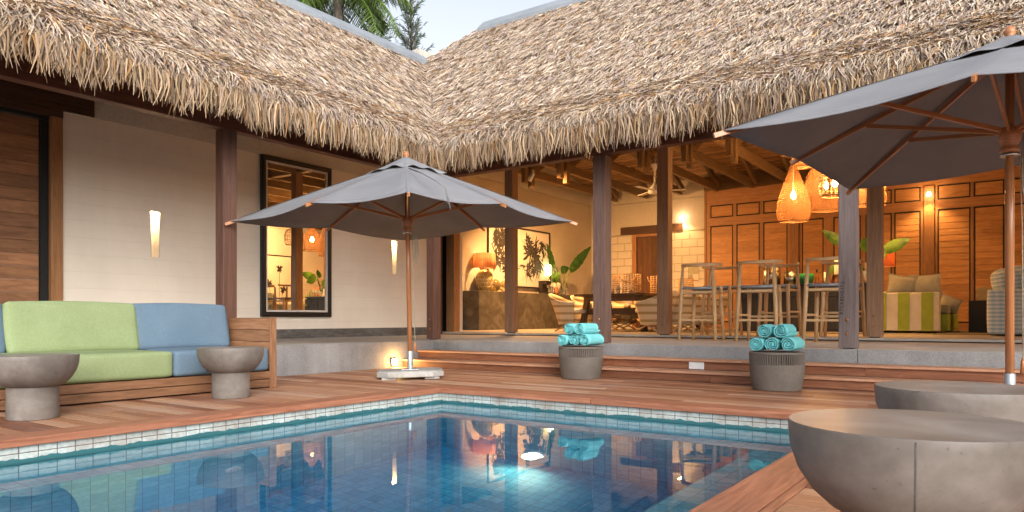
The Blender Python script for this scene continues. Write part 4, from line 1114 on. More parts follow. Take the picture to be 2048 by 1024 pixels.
for i, (x, y, r, lab) in enumerate(((-10.12, 13.68, .15, 'glass ball touching the lamp vase on the counter, the larger one behind'), (-9.98, 13.90, .135, 'glass ball standing apart on the counter nearer the post'), (-10.2, 13.72, .075, 'small brown glass ball behind the two larger ones'))):
    q = B(); pr = [(r*math.sin(a), r-r*math.cos(a)) for a in [PI*k/14 for k in range(15)]]; q.lathe(pr, (x, y, CZ), 24)
    tag(q.build('glass_ball', 'vase' if i == 2 else 'ballglass'), lab, 'glass ball', 'glass balls on the counter')
# picture with leaf silhouettes
def leafpoly(b, c, d, L, W, U, Vv, nrm, serr=0):
    d = (U*d[0]+Vv*d[1]).normalized(); s_ = nrm.cross(d); pts = []
    n = 7
    for k in range(n+1): f = k/n; pts.append(c+d*(L*f)+s_*(W*math.sin(PI*f)**.8*(1+serr*random.uniform(-1, 1))))
    for k in range(n-1, 0, -1): f = k/n; pts.append(c+d*(L*f)-s_*(W*math.sin(PI*f)**.8*(1+serr*random.uniform(-1, 1))))
    b.poly(pts, .0)
pic = thing('leaf_picture', 'wide framed black and white picture of palm leaves above the counter', 'picture', (XA, 14.9, 1.45))
y0, y1, z0, z1 = 13.62, 16.35, 1.44, 2.93; X = XA+.03
q = B(); q.ext((XA+.004, y0+.03, z0+.03), (X-.005, y1-.03, z1-.03)); q.build('print', 'paper', pic)
q = B()
for a in ((y0, z0, y0+.03, z1), (y1-.03, z0, y1, z1), (y0+.03, z0, y1-.03, z0+.03), (y0+.03, z1-.03, y1-.03, z1)): q.ext((XA+.003, a[0], a[1]), (X+.02, a[2], a[3]))
q.build('frame', 'black', pic)
q = B(); U = Vector((0, 1, 0)); Vv = Vector((0, 0, 1)); NX = Vector((1, 0, 0)); rs = random.Random(3); depth = 0
for (cy, cz, n, L0, sp) in ((14.0, 2.75, 50, .55, 2.4), (14.35, 2.65, 46, .5, 2.4), (14.1, 2.1, 50, .42, 6.28), (14.5, 1.95, 44, .4, 6.28), (15.5, 2.35, 70, .46, 6.28), (15.8, 2.15, 60, .55, 2.2), (15.4, 2.62, 30, .24, 6.28), (16.0, 2.55, 24, .3, 3), (15.3, 1.9, 30, .34, 6.28)):
    for k in range(n):
        a = rs.uniform(0, sp)+(-PI/2-sp/2 if sp < 5 else 0); c = Vector((X-.0045+depth, cy+rs.uniform(-.16, .16), cz+rs.uniform(-.14, .14))); depth += .000004
        L = L0*rs.uniform(.4, 1); d_ = (math.cos(a), math.sin(a))
        ey, ez = c.y+d_[0]*L, c.z+d_[1]*L
        if not (y0+.06 < ey < y1-.06 and z0+.08 < ez < z1-.05): continue
        random.seed(k*7+n); leafpoly(q, c, d_, L, rs.uniform(.006, .035), U, Vv, NX, .5)
random.seed(99)
for k in range(9):
    yy = rs.uniform(13.9, 16.1); q.add([(X-.0042, yy, 1.62), (X-.0042, yy+.012, 1.62), (X-.0042, yy+.01, 1.62+rs.uniform(.05, .16)), (X-.0042, yy+.002, 1.72)], [(0, 1, 2, 3)])
q.build('leaf_silhouette', 'ink', pic)
# espresso machine, cups, planter, vase, tube light, tap
m = thing('coffee_machine', 'small black coffee machine on the counter under the picture', 'coffee machine', (-10.0, 15.75, CZ))
q = B(); q.ext((-10.14, 15.60, CZ+.0), (-9.90, 15.84, CZ+.05)); q.ext((-10.14, 15.60, CZ+.05), (-10.02, 15.84, CZ+.34)); q.ext((-10.019, 15.60, CZ+.24), (-9.90, 15.84, CZ+.34)); q.build('body', 'black', m, bevel=.01)
q = B(); q.tube([(-9.95, 15.72, CZ+.24), (-9.95, 15.72, CZ+.19)], .02, 10); q.build('spout', 'brass', m)
q = B(); q.tube([(-9.98, 15.92, CZ), (-9.98, 15.92, CZ+.2)], .055, 14); q.build('water_tank', 'glass', m)
for k, (x, y, mm, lab) in enumerate(((-9.95, 16.02, 'brass', 'shiny metal jug beside the coffee machine'), (-9.93, 16.14, 'shade_peach', 'terracotta coloured jug right of the metal jug'))):
    t = thing('jug', lab, 'jug', (x, y, CZ), 'jugs beside the coffee machine')
    q = B(); q.lathe([(0, 0), (.04, 0), (.05, .06), (.04, .13), (.03, .17), (.036, .2)], (x, y, CZ), 16); q.build('body', mm, t)
    q = B(); q.tube([(x, y+.035, CZ+.17), (x, y+.085, CZ+.15), (x, y+.085, CZ+.07), (x, y+.047, CZ+.05)], .007, 6); q.build('handle', mm, t)
def bigleaf(b, base, tip, W, droop, mat=None, n=14, wav=.12, nrm=Vector((0, 0, 1))):
    base = Vector(base); tip = Vector(tip); d = tip-base; L = d.length; s_ = d.cross(nrm).normalized(); up = s_.cross(d).normalized(); V = []; F = []
    for i in range(n+1):
        f = i/n; c = base+d*f-Vector((0, 0, droop*f*f)); w = W*math.sin(PI*min(1, f*.93+.06))**.7*(1-.45*f)*(1+wav*math.sin(i*3.1))
        for k, sg in enumerate((-1, -.5, 0, .5, 1)): V.append(c+s_*(w*sg)+up*(-.18*w*abs(sg)+(.10*w*math.sin(i*2.3+k) if abs(sg) == 1 else 0)+(0 if sg else -.03*W)))
    for i in range(n):
        for k in range(4): a = i*5+k; F.append((a, a+1, a+6, a+5))
    b.add(V, F, None, None, True)
pl = thing('potted_plant', 'lime green spiky plant in a white woven pot on the counter', 'plant', (-10.05, 16.28, CZ))
q = B(); q.lathe([(0, 0), (.10, 0), (.14, .18), (.15, .30), (.14, .31), (0, .29)], (-10.05, 16.28, CZ), 24); q.build('woven_pot', 'cream', pl)
q = B(); rs = random.Random(5)
for k in range(70):
    a = rs.uniform(0, 2*PI); e = rs.uniform(.2, 1.35); L = rs.uniform(.25, .5); bigleaf(q, (-10.05, 16.28, CZ+.3), (-10.05+L*math.cos(a)*math.cos(e)*.8, 16.28+L*math.sin(a)*math.cos(e), CZ+.3+L*math.sin(e)), .018, .10, None, 6, 0)
q.build('foliage', 'leaflime', pl)
vp = thing('leaf_vase', 'tall dark leaves in a glass vase at the end of the counter', 'plant', (-9.98, 16.58, CZ))
q = B(); q.lathe([(0, .0), (.06, 0), (.065, .1), (.055, .22), (.06, .26)], (-9.98, 16.58, CZ), 20); q.build('vase', 'glass', vp)
q = B(); l1 = Vector((-9.98, 16.55, CZ+.06))
for tip in ((-9.98, 16.1, 2.05), (-9.9, 16.95, 2.05), (-10.0, 16.7, 2.0)): q.tube([l1, l1.lerp(Vector(tip), .5)+Vector((0, 0, .1)), tip], .013, 8)
q.build('stem', 'leaflime', vp)
q = B(); bigleaf(q, (-9.98, 16.15, 2.0), (-9.98, 15.75, 2.62), .20, .03, nrm=Vector((1, 0, .2))); bigleaf(q, (-9.9, 16.8, 1.93), (-9.85, 17.85, 2.62), .18, -.05, nrm=Vector((1, .0, .3))); bigleaf(q, (-10, 16.5, 1.9), (-10.0, 16.9, 2.08), .14, .05, nrm=Vector((1, 0, .2)))
q.build('leaf', 'leaf', vp)
t = thing('tube_light', 'slim glowing tube lamp standing behind the spiky plant', 'lamp', (-10.18, 16.0, CZ))
q = B(); q.tube([(-10.18, 16.2, CZ), (-10.18, 16.2, CZ+.5)], .04, 12); q.build('holder', 'silver', t)
q = B(); q.tube([(-10.18, 16.2, CZ+.5), (-10.18, 16.2, CZ+.78)], .036, 12); q.build('tube', 'tubelens', t)
lamp('tube_bulb', (-10.1, 16.2, CZ+.65), 3, (1, .8, .35), .04, t)
t = thing('tap', 'curved black tap at the right end of the counter', 'tap', (-10.05, 16.68, CZ))
q = B(); q.tube([(-10.05, 16.66, CZ)]+[(-10.05+.0, 16.66+.11-.11*math.cos(a), CZ+.26+.10*math.sin(a)) for a in [PI*k/8 for k in range(9)]]+[(-10.05, 16.88, CZ+.2)], .014, 8); q.build('spout', 'black', t)
q = B(); q.tube([(-10.05, 16.66, CZ), (-10.05, 16.66, CZ+.04)], .03, 12); q.build('flange', 'black', t)

# ---- dining table, woven tub chairs, rattan lanterns
CHS = 1.12
dt = thing('dining_table', 'dark rustic dining table in the open room with lanterns on top', 'table', (-6.75, 14.5, FL))
TX0, TX1, TY0, TY1, TZ = -7.55, -5.98, 12.95, 16.3, FL+.76
q = B()
for k in range(7): w_ = (TX1-TX0)/7; q.ext((TX0+k*w_, TY0, TZ-.05), (TX0+(k+1)*w_-.004, TY1, TZ))
q.build('tabletop', 'tablewood', dt, bevel=.004)
q = B(); q.ext((TX0+.14, TY0+.16, TZ-.15), (TX1-.14, TY0+.22, TZ-.052)); q.ext((TX0+.14, TY1-.22, TZ-.15), (TX1-.14, TY1-.16, TZ-.052)); q.ext((TX0+.2, TY0+.2, FL+.34), (TX1-.2, TY0+.26, FL+.47)); q.build('apron', 'tablewood', dt)
for sx, sy in ((0, 0), (1, 0), (0, 1), (1, 1)):
    x = TX0+.22 if not sx else TX1-.22; y = TY0+.2 if not sy else TY1-.2
    q = B(); q.bar((x, y, TZ-.052), (x+(.14 if sx else -.14), y, FL), .10, .11); q.build('leg', 'tablewood', dt, bevel=.004)
def tub():
    t = thing('woven_chair', '', 'chair', (0, 0, 0), 'striped woven tub chairs round the dining table')
    V = []; F = []; n, m = 22, 8
    for i in range(n+1):
        a = rad(-118)+rad(236)*i/n           # opening faces +y, back at -y
        for j in range(m+1):
            f = j/m; bk = math.cos(a*.5)**2
            top = .60+.20*max(0, math.cos(a))**1.5; z = .14+(top-.14)*f
            r = (.235+.10*f+.03*f*f); x = r*1.02*math.sin(a); y = -r*math.cos(a)*1.0-.07*f*max(0, math.cos(a))
            V.append(Vector((x, y, z)))
    for i in range(n):
        for j in range(m): a = i*(m+1)+j; F.append((a, a+m+1, a+m+2, a+1))
    G = [Vector(((i//(m+1))*.045, 0, v.z)) for i, v in enumerate(V)]
    q = B(off=False); q.add(V, F, G, .5, True); q.build('shell', 'chairweave', t, solid=.022)
    q = B(); q.cushion((0, 0, .42), (.46, .48, .09), .035, .012, 8); q.build('seat', 'cream', t)
    for sx in (-1, 1):
        q = B(); q.tube([(sx*.20, -.20, .25), (sx*.22, .24, .0)], .016, 8); q.build('leg', 'oak', t)
        q = B(); q.tube([(sx*.20, .20, .25), (sx*.22, -.26, .0)], .016, 8); q.build('leg', 'oak', t)
    q = B(); q.tube([(.2, -.1, .22), (-.2, -.1, .22)], .013, 8); q.tube([(.2, .1, .22), (-.2, .1, .22)], .013, 8); q.tube([(.2, -.2, .25), (.2, .2, .25)], .013, 8); q.tube([(-.2, -.2, .25), (-.2, .2, .25)], .013, 8); q.build('under_frame', 'oak', t)
    return t
ch = tub(); ch.location = (-5.80, 13.0, FL); ch.rotation_euler = (0, 0, rad(78)); ch['label'] = 'woven tub chair right of the table leg, nearest of the right row'
for k, (y, w_) in enumerate(((13.8, 'second woven tub chair of the right row, behind the broad timber post'), (14.6, 'third woven tub chair of the right row, seen between bar stool legs'), (15.4, 'farthest woven tub chair of the right row'))): dup(ch, (-5.70+.05*k, y, FL), rad(86+4*k), w_)
dup(ch, (-7.62, 13.0, FL), rad(-80), 'woven tub chair left of the dining table, against the counter end')
for k, y in enumerate((14.1, 15.0, 15.9)): dup(ch, (-7.75, y, FL), rad(-90+3*k), ('second', 'third', 'fourth')[k]+' woven tub chair along the far left side of the dining table')
for o_c in list(COL.objects):
    if o_c.name.startswith('woven_chair') and o_c.type == 'EMPTY': o_c.scale = (CHS, CHS, .98)
def lantern():
    t = thing('rattan_lantern', '', 'lantern', (0, 0, 0), 'rattan lanterns on the dining table')
    R = .15; H = .42; q = B()
    for k in range(10): z = .01+k*(H-.02)/9; q.tube([(R*math.cos(a), R*math.sin(a), z) for a in [2*PI*i/20 for i in range(21)]], .0065, 5, False)
    for k in range(14): a = 2*PI*k/14; q.tube([(R*math.cos(a), R*math.sin(a), 0), (R*math.cos(a), R*math.sin(a), H)], .006, 5)
    q.build('cage', 'wicker', t)
    q = B(); q.tube([(R*math.cos(a), -R-.005, H-.02-.16*math.sin(a)) for a in [PI*i/10 for i in range(11)]], .008, 6); q.build('handle', 'wicker', t)
    q = B(); q.tube([(0, 0, .005), (0, 0, .14)], .035, 12); q.build('candle', 'candle', t)
    return t
ln = lantern(); ln.location = (-6.98, 13.55, TZ); ln['label'] = 'rattan lantern with an upright handle, leftmost on the dining table'
q = B(); q.tube([(-6.98, 13.45, TZ+.4), (-6.99, 13.44, TZ+.60)], .012, 6); 
hh = q.build('upright_handle', 'wicker', ln)
dups = [((-6.58, 13.65, TZ), 'wide rattan lantern with a hanging handle, second from the left on the table', 1.25), ((-6.45, 14.7, TZ), 'rattan lantern half hidden left of the broad timber post', 1.15), ((-6.30, 15.9, TZ), 'rattan lantern peeking out right of the broad timber post', 1.1)]
for p, lab, s_ in dups:
    c_ = dup(ln, p, 0, lab); c_.scale = (s_, s_, 1.0)
    for x in list(c_.children):
        if x.name.startswith('upright'): bpy.data.objects.remove(x)
for x, y, lab, m, w_, h_ in ((-7.22, 13.35, 'small cream card on the left of the table', 'candle', .07, .08), (-6.80, 13.5, 'cream card holder between the two front lanterns', 'candle', .06, .17)):
    t = thing('table_card', lab, 'card', (x, y, TZ)); q = B(); q.ext((x-w_, y-.005, TZ+h_-.07), (x+w_*.6, y+.005, TZ+h_)); q.build('card', m, t); q = B(); q.ext((x-w_*.6, y-.03, TZ), (x+w_*.3, y+.03, TZ+h_-.07)); q.build('holder', 'silver', t)
pn = thing('wall_notice', 'small framed olive and grey notice on the white brick beside the shutters', 'notice', (-7.15, YB, 1.4))
q = B(); pY = YB-.012
q.ext((-7.36, pY-.008, 1.66), (-7.05, YB-.001, 2.12)); q.build('backing', 'paper', pn)
q = B(); q.ext((-7.35, pY-.011, 1.85), (-7.06, pY-.0085, 2.11)); q.ext((-7.35, pY-.011, 1.70), (-7.22, pY-.0085, 1.84)); q.build('panel', 'khaki', pn)
q = B(); q.ext((-7.35, pY-.011, 1.665), (-7.06, pY-.0085, 1.69)); q.build('band', 'rail', pn)
# ---- bar stools
def stool():
    t = thing('bar_stool', '', 'bar stool', (0, 0, 0), 'pale oak bar stools in front of the bar')
    H = 1.06; SH = .73
    tb = [(-.235, -.19), (.235, -.19)]
    for x, y in tb:   # tall rear legs carry the top rail
        s_ = 1 if x > 0 else -1
        q = B(); q.tube([(x+.03*s_, y-.035, 0), (x+.012*s_, y-.01, .45), (x, y, .72), (x-.018*s_, y-.0, H-.02)], [.022, .028, .029, .019], 10); q.build('leg', 'oak', t)
    for s_ in (-1, 1):
        q = B(); q.tube([(.225*s_, .235, 0), (.205*s_, .20, .45), (.195*s_, .19, SH+.035)], [.022, .028, .027], 10); q.build('leg', 'oak', t)
    V = []; F = []; n = 18
    for i in range(n+1):
        a = rad(-105)+rad(210)*i/n; w = .050*(1-.45*abs(i/n*2-1)**2)
        for r, z in ((.255-w*.5, H-.022), (.255+w*.5, H-.022), (.255+w*.45, H+.022), (.255-w*.45, H+.022)): V.append(Vector((r*1.08*math.sin(a), -.03-r*math.cos(a)*.82, z+.012*abs(i/n*2-1))))
    for i in range(n):
        for k in range(4): a = i*4+k; b_ = i*4+(k+1) % 4; F.append((a, b_, b_+4, a+4))
    F += [(3, 2, 1, 0), (n*4, n*4+1, n*4+2, n*4+3)]
    q = B(); q.add(V, F, [Vector((i*.02, v.y, v.z)) for i, v in enumerate(V)], .5, False); q.build('top_rail', 'oak', t, bevel=.006)
    q = B()
    q.bar((-.225, -.185, SH-.05), (.225, -.185, SH-.05), .022, .035); q.bar((-.20, .19, SH-.05), (.20, .19, SH-.05), .022, .035)
    for s_ in (-1, 1): q.bar((.23*s_, -.18, SH-.05), (.20*s_, .185, SH-.05), .022, .035)
    q.build('seat_frame', 'oak', t)
    q = B()
    for (y, z, h_) in ((-.20, .29, .03), (.205, .34, .03)): q.bar((-.23, y, z), (.23, y, z), .018, h_)
    for s_ in (-1, 1): q.bar((.242*s_, -.2, .36), (.21*s_, .205, .36), .018, .028)
    q.build('stretcher', 'oak', t)
    V = []; F = []; n = 12
    for i in range(n+1):
        for k in range(n+1):
            u, v = i/n*2-1, k/n*2-1; V.append(Vector((u*(.222-.012*(v+1)), v*.20, SH+.012-.028*(1-u*u)*(1-v*v)+.012*abs(u)*v*0+.012*u*u)))
    for i in range(n):
        for k in range(n): a = i*(n+1)+k; F.append((a, a+1, a+n+2, a+n+1))
    q = B(); q.add(V, F, None, .5, True); o = q.build('woven_seat', 'cord', t, solid=.024)
    q = B(); q.tube([(-.225, -.20, SH+.006), (.225, -.20, SH+.006)], .016, 8); q.tube([(-.2, .2, SH+.012), (.2, .2, SH+.012)], .016, 8); q.build('seat_edge', 'cord', t)
    return t
st = stool(); st.location = (-3.73, 10.03, PT); st['label'] = 'front row bar stool directly right of the broad timber post'
dup(st, (-2.90, 9.98, PT), .03, 'front row bar stool standing just behind the nearer towel planter')
dup(st, (-2.02, 9.95, PT), -.03, 'front row bar stool partly hidden by the pencil marked post')
dup(st, (-3.86, 11.15, FL), PI+.05, 'rear row bar stool in front of the shutters, at the left end')
dup(st, (-2.98, 11.15, FL), PI-.04, 'rear row bar stool in front of the silver pots, middle one')
dup(st, (-2.10, 11.12, FL), PI, 'rear row bar stool behind the pencil marked post, right end')

# ---- bar with drawers and things on it
BX0, BX1, BYf, BT = -4.28, -2.06, 13.25, FL+.86
bar_ = thing('bar_cabinet', 'dark grey panelled bar cabinet behind the oak stools', 'cabinet', (-3.1, 13.6, FL))
q = B(); q.ext((BX0, BYf, FL+.03), (BX1, BYf+.65, BT-.04)); q.build('carcass', 'barwood', bar_, bevel=.004)
q = B(); q.ext((BX0-.03, BYf-.04, BT-.038), (BX1+.03, BYf+.70, BT)); q.build('worktop', 'black', bar_, bevel=.004)
x = BX0+.08
while x < BX1-.3:
    q = B(); q.ext((x, BYf-.016, BT-.22), (x+.52, BYf-.001, BT-.06)); d_ = q.build('drawer', 'barwood', bar_, bevel=.004)
    q = B(); q.tube([(x+.19, BYf-.03, BT-.14), (x+.33, BYf-.03, BT-.14)], .012, 8); q.build('handle', 'seal', d_)
    q = B()
    for k in range(3): q.ext((x+k*.176, BYf-.016, FL+.08), (x+k*.176+.168, BYf-.001, BT-.24))
    q.build('door', 'barwood', bar_, bevel=.003); x += .56
def on_bar(name, lab, cat, x, y, parts, group=None):
    t = thing(name, lab, cat, (x, y, BT), group)
    for nm, pr, m in parts:
        q = B(); q.lathe(pr, (x, y, BT), 24); q.build(nm, m, t)
    return t
def cyl(r, h): return [(0, 0), (r, 0), (r, h), (r*.93, h), (r*.93, .01), (0, .01)]
on_bar('silver_pot', 'large hammered silver pot on the bar, leftmost', 'pot', -3.72, 13.5, [('pot', cyl(.15, .34), 'silver'), ('rim', [(.15, .33), (.158, .335), (.15, .345)], 'silver')], 'silver pots on the bar')
on_bar('silver_pot', 'smaller silver pot on the bar, right of the large one', 'pot', -3.42, 13.6, [('pot', cyl(.12, .24), 'silver'), ('rim', [(.12, .235), (.127, .24), (.12, .246)], 'silver')], 'silver pots on the bar')
on_bar('green_bowl', 'glossy green bowl on the bar beside the silver pots', 'bowl', -3.13, 13.5, [('bowl', [(0, 0), (.08, 0), (.125, .06), (.135, .14), (.125, .19), (.115, .19), (.12, .1), (0, .03)], 'greenglass'), ('foot', [(.06, .0), (.085, .0), (.085, .01)], 'black')])
bt = [(0, 0), (.036, 0), (.038, .02), (.038, .12), (.014, .16), (.013, .21)]
for x, y, lab in ((-2.95, 13.5, 'amber bottle with a dark neck alone on the bar'), (-2.70, 13.60, 'shorter amber bottle beside the ivory candle')):
    on_bar('bottle', lab, 'bottle', x, y, [('glass', bt, 'amber'), ('cap', [(.0135, .21), (.016, .21), (.016, .27), (0, .27)], 'seal')], 'amber bottles on the bar')
for x, y, lab in ((-2.46, 13.40, 'teal capped clear bottle on the bar, left one'), (-2.36, 13.5, 'teal capped clear bottle on the bar, right one beside the post')):
    on_bar('bottle', lab, 'bottle', x, y, [('glass', bt, 'glass'), ('cap', [(.0135, .16), (.018, .16), (.018, .22), (0, .22)], 'teal')], 'teal capped bottles on the bar')
for x, y, h_, lab in ((-2.62, 13.45, .40, 'tall ivory candle on the bar'), (-2.78, 13.42, .20, 'short ivory candle on the bar')):
    on_bar('candle', lab, 'candle', x, y, [('holder', [(0, 0), (.05, 0), (.03, .03), (.03, .15 if h_ > .3 else .03), (.045, .16 if h_ > .3 else .04), (0, .16 if h_ > .3 else .04)], 'rail'), ('wax', [(.036, .16 if h_ > .3 else .04), (.036, h_), (0, h_)], 'candle')], 'ivory candles on the bar')
g0 = on_bar('wine_glass', 'clear wine glass among those grouped on the right end of the bar', 'glass', -2.34, 13.4, [('bowl', [(.012, .09), (.032, .12), (.036, .16), (.03, .20)], 'glass'), ('stem', [(.03, 0), (.004, .006), (.004, .09)], 'glass')], 'wine glasses on the bar')
for k in range(8): dup(g0, (-2.27+.06*(k % 4), 13.36+.13*(k//4)+.05*(k % 2), BT), 0)
vp2 = thing('monstera_vase', 'broad green leaves in a glass vase behind the pencil marked post', 'plant', (-2.15, 13.7, BT))
q = B(); q.lathe([(0, 0), (.07, 0), (.08, .12), (.06, .3), (.07, .36)], (-2.15, 13.7, BT), 20); q.build('vase', 'glass', vp2)
q = B(); l1 = Vector((-2.15, 13.7, BT+.1)); tips = [(-2.60, 13.55, 1.98), (-1.90, 13.6, 1.85), (-2.08, 13.5, 1.88), (-2.50, 13.5, 1.65), (-2.0, 13.6, 1.75)]
for tp in tips: q.tube([l1, l1.lerp(Vector(tp), .55)+Vector((0, 0, .15)), tp], .011, 6)
q.build('stem', 'leaflime', vp2)
q = B(); NN = Vector((-.1, -1, .35))
bigleaf(q, (-2.55, 13.55, 1.95), (-2.85, 13.5, 2.22), .11, .02, nrm=NN); bigleaf(q, (-1.93, 13.6, 1.80), (-1.50, 13.5, 2.0), .14, .03, nrm=NN)
bigleaf(q, (-2.12, 13.5, 1.85), (-1.85, 13.4, 1.70), .20, .02, nrm=NN); bigleaf(q, (-2.4, 13.5, 1.72), (-2.78, 13.45, 1.45), .15, .02, nrm=NN); bigleaf(q, (-2.15, 13.6, 1.80), (-2.2, 13.5, 2.05), .13, .02, nrm=NN)
q.build('leaf', 'leafmid', vp2)

# ---- woven pendant lamps over the bar
def pendant(label, x, y, zb, prof, n, cordtop, power=26, mat='pendant', hoops=0, bulbz=.4, t2=.006, fringe=0):
    """prof: (radius, height) outline; a criss-cross cane shell"""
    t = thing('pendant_lamp', label, 'pendant lamp', (x, y, zb), 'woven pendant lamps over the bar')
    H = prof[-1][1]; hs = [p[1] for p in prof]; rr = [p[0] for p in prof]
    q = B(); m = 26
    if hoops == 0:
        for sg in (-1, 1):
            for k in range(n):
                a0 = 2*PI*k/n; V = []; F = []
                for i in range(m+1):
                    f = i/m; z = H*f; r = float(np.interp(z, hs, rr)); a = a0+sg*f*PI*.9; w = max(.003, r*.034)/max(r, .02)
                    for s_ in (-1, 1): V.append(Vector((x+(r+sg*.002)*math.cos(a+s_*w*.5), y+(r+sg*.002)*math.sin(a+s_*w*.5), zb+z)))
                for i in range(m): F.append((2*i, 2*i+1, 2*i+3, 2*i+2))
                q.add(V, F, None, None, True)
        for i in range(0, m+5):
            f = i/(m+4); z = H*f; r = float(np.interp(z, hs, rr))
            V = []; F = []; N = 28
            for k in range(N):
                a = 2*PI*k/N
                for dz in (-.0042, .0042): V.append(Vector((x+r*math.cos(a), y+r*math.sin(a), zb+z+dz)))
            for k in range(N): F.append((2*k, 2*k+1, 2*((k+1) % N)+1, 2*((k+1) % N)))
            q.add(V, F, None, None, True)
    else:
        for k in range(n):
            a = 2*PI*k/n; q.tube([(x+float(np.interp(H*i/8, hs, rr))*math.cos(a), y+float(np.interp(H*i/8, hs, rr))*math.sin(a), zb+H*i/8) for i in range(9)], t2, 6)
        for i in range(hoops):
            z = H*i/(hoops-1); r = float(np.interp(z, hs, rr)); q.tube([(x+r*math.cos(a), y+r*math.sin(a), zb+z) for a in [2*PI*k/28 for k in range(29)]], t2*1.1, 6, False)
    q.build('woven_shade', mat, t)
    if fringe:
        q = B(); r = fringe
        for k in range(260):
            a = random.uniform(0, 2*PI); L = random.uniform(.14, .24); z0 = zb+.24+random.uniform(-.03, .03); rr_ = r+random.uniform(-.01, .02)
            p = Vector((x+rr_*math.cos(a), y+rr_*math.sin(a), z0)); s_ = Vector((-math.sin(a), math.cos(a), 0))*.006
            q.add([p-s_, p+s_, p+s_*.6+Vector((0, 0, -L)), p-s_*.6+Vector((0, 0, -L))], [(0, 1, 2, 3)])
        q.build('raffia_fringe', mat, t)
    q = B(); r0 = rr[0]+.003; q.tube([(x+r0*math.cos(a), y+r0*math.sin(a), zb) for a in [2*PI*k/32 for k in range(33)]], .010, 6, False); q.build('rim', mat, t)
    q = B(); q.tube([(x, y, zb+bulbz+.09), (x, y, cordtop)], .006, 6); q.build('cord', 'rope', t)
    q = B(); bz = zb+bulbz; q.lathe([(0, bz-.06), (.028, bz-.045), (.042, bz), (.03, bz+.045), (.018, bz+.08), (0, bz+.09)], (x, y, 0), 14); q.build('bulb', 'bulb', t)
    lamp('pendant_bulb', (x, y, bz), power*8.5, WARM, .05, t); return t
pendant('tear drop shaped woven pendant lamp hanging left of the others', -3.22, 13.0, 2.33, [(.235, 0), (.265, .06), (.282, .16), (.27, .30), (.21, .52), (.12, .76), (.05, .95), (.03, .99)], 34, 5.4, 30, bulbz=.44)
pendant('round fringed basket pendant lamp behind the bamboo cage lamp', -2.92, 14.1, 2.62, [(.26, 0), (.30, .10), (.34, .26), (.36, .45), (.33, .66), (.22, .82), (.10, .88)], 40, 5.2, 26, bulbz=.45, fringe=.36)
pendant('bamboo cage pendant lamp with bare bulb showing beside the umbrella edge', -2.46, 12.5, 2.62, [(.20, 0), (.235, .06), (.25, .24), (.22, .36), (.12, .44), (.04, .47)], 22, 5.5, 26, mat='rafter', hoops=5, bulbz=.20)
pendant('woven basket pendant lamp half hidden between the two right posts', -2.10, 13.4, 2.56, [(.26, 0), (.27, .10), (.26, .30), (.18, .5), (.06, .62)], 26, 5.3, 22, bulbz=.30)
pendant('highest woven pendant lamp, only its lower rim below the umbrella edge', -3.22, 13.6, 3.36, [(.17, 0), (.19, .08), (.16, .28), (.06, .42)], 30, 5.3, 16, bulbz=.22)

# ---- wall spots
def sconce(label, x, y, z, aim, pw):
    t = thing('wall_spot', label, 'wall light', (x, y, z), 'small wall spots in the open room')
    q = B(); q.tube([(x, y, z), (x, y-.05, z)], .035, 14); q.build('bracket', 'brass', t)
    q = B(); q.lathe([(0, -.05), (.03, -.04), (.048, 0), (.03, .04), (0, .05)], (x, y-.085, z), 14); q.build('lens', 'spotlens', t)
    lamp('spot_bulb', (x, y-.24, z), pw*.10, (1, .5, .16), .04, t)
    lamp('spot_beam', (x, y-.22, z-.02), pw*1.1, (1, .55, .20), .03, t, 'SPOT', aim, 120, .6)
sconce('small bright wall spot above the white painted brick', -7.50, YB-.01, 3.36, (.05, .18, -1), 20)
sconce('small bright wall spot on the shutter column right of the posts', -1.70, YB-.10, 3.42, (0, -.1, -1), 60)
cs = thing('track_spot', 'small white spotlight under the tie beam near the counter wall', 'spotlight', (-9.0, 13.5, 3.9))
q = B(); q.tube([(-8.95, 13.55, 3.98), (-8.95, 13.55, 3.90)], .03, 10); q.build('mount', 'whiteplastic', cs)
q = B(); q.tube([(-8.95, 13.55, 3.90), (-9.03, 13.52, 3.74)], .05, 14); q.build('head', 'whiteplastic', cs)
lamp('track_beam', (-9.04, 13.52, 3.70), 1100, (1, .47, .15), .05, cs, 'SPOT', (.35, .45, -1), 165, .9)
# ceiling fan
fn = thing('ceiling_fan', 'white ceiling fan hanging below the beams behind the timber post', 'ceiling fan', (-6.45, 14.5, 4.0))
q = B(); q.tube([(-6.45, 14.5, 4.12), (-6.45, 14.5, 3.50)], .018, 8); q.lathe([(.0, 3.83), (.03, 3.84), (.075, 3.96), (.075, 3.975)], (-6.45, 14.5, 0), 20); q.build('rod', 'whiteplastic', fn)
q = B(); q.lathe([(.02, 3.58), (.05, 3.52), (.13, 3.44), (.14, 3.36), (.10, 3.33), (0, 3.33)], (-6.45, 14.5, 0), 24); q.build('motor', 'whiteplastic', fn)
for k in range(3):
    a = k*2*PI/3+.4; q = B(); q.bar((-6.45+.12*math.cos(a), 14.5+.12*math.sin(a), 3.40), (-6.45+.66*math.cos(a), 14.5+.66*math.sin(a), 3.40), .12, .008); q.build('blade', 'whiteplastic', fn)

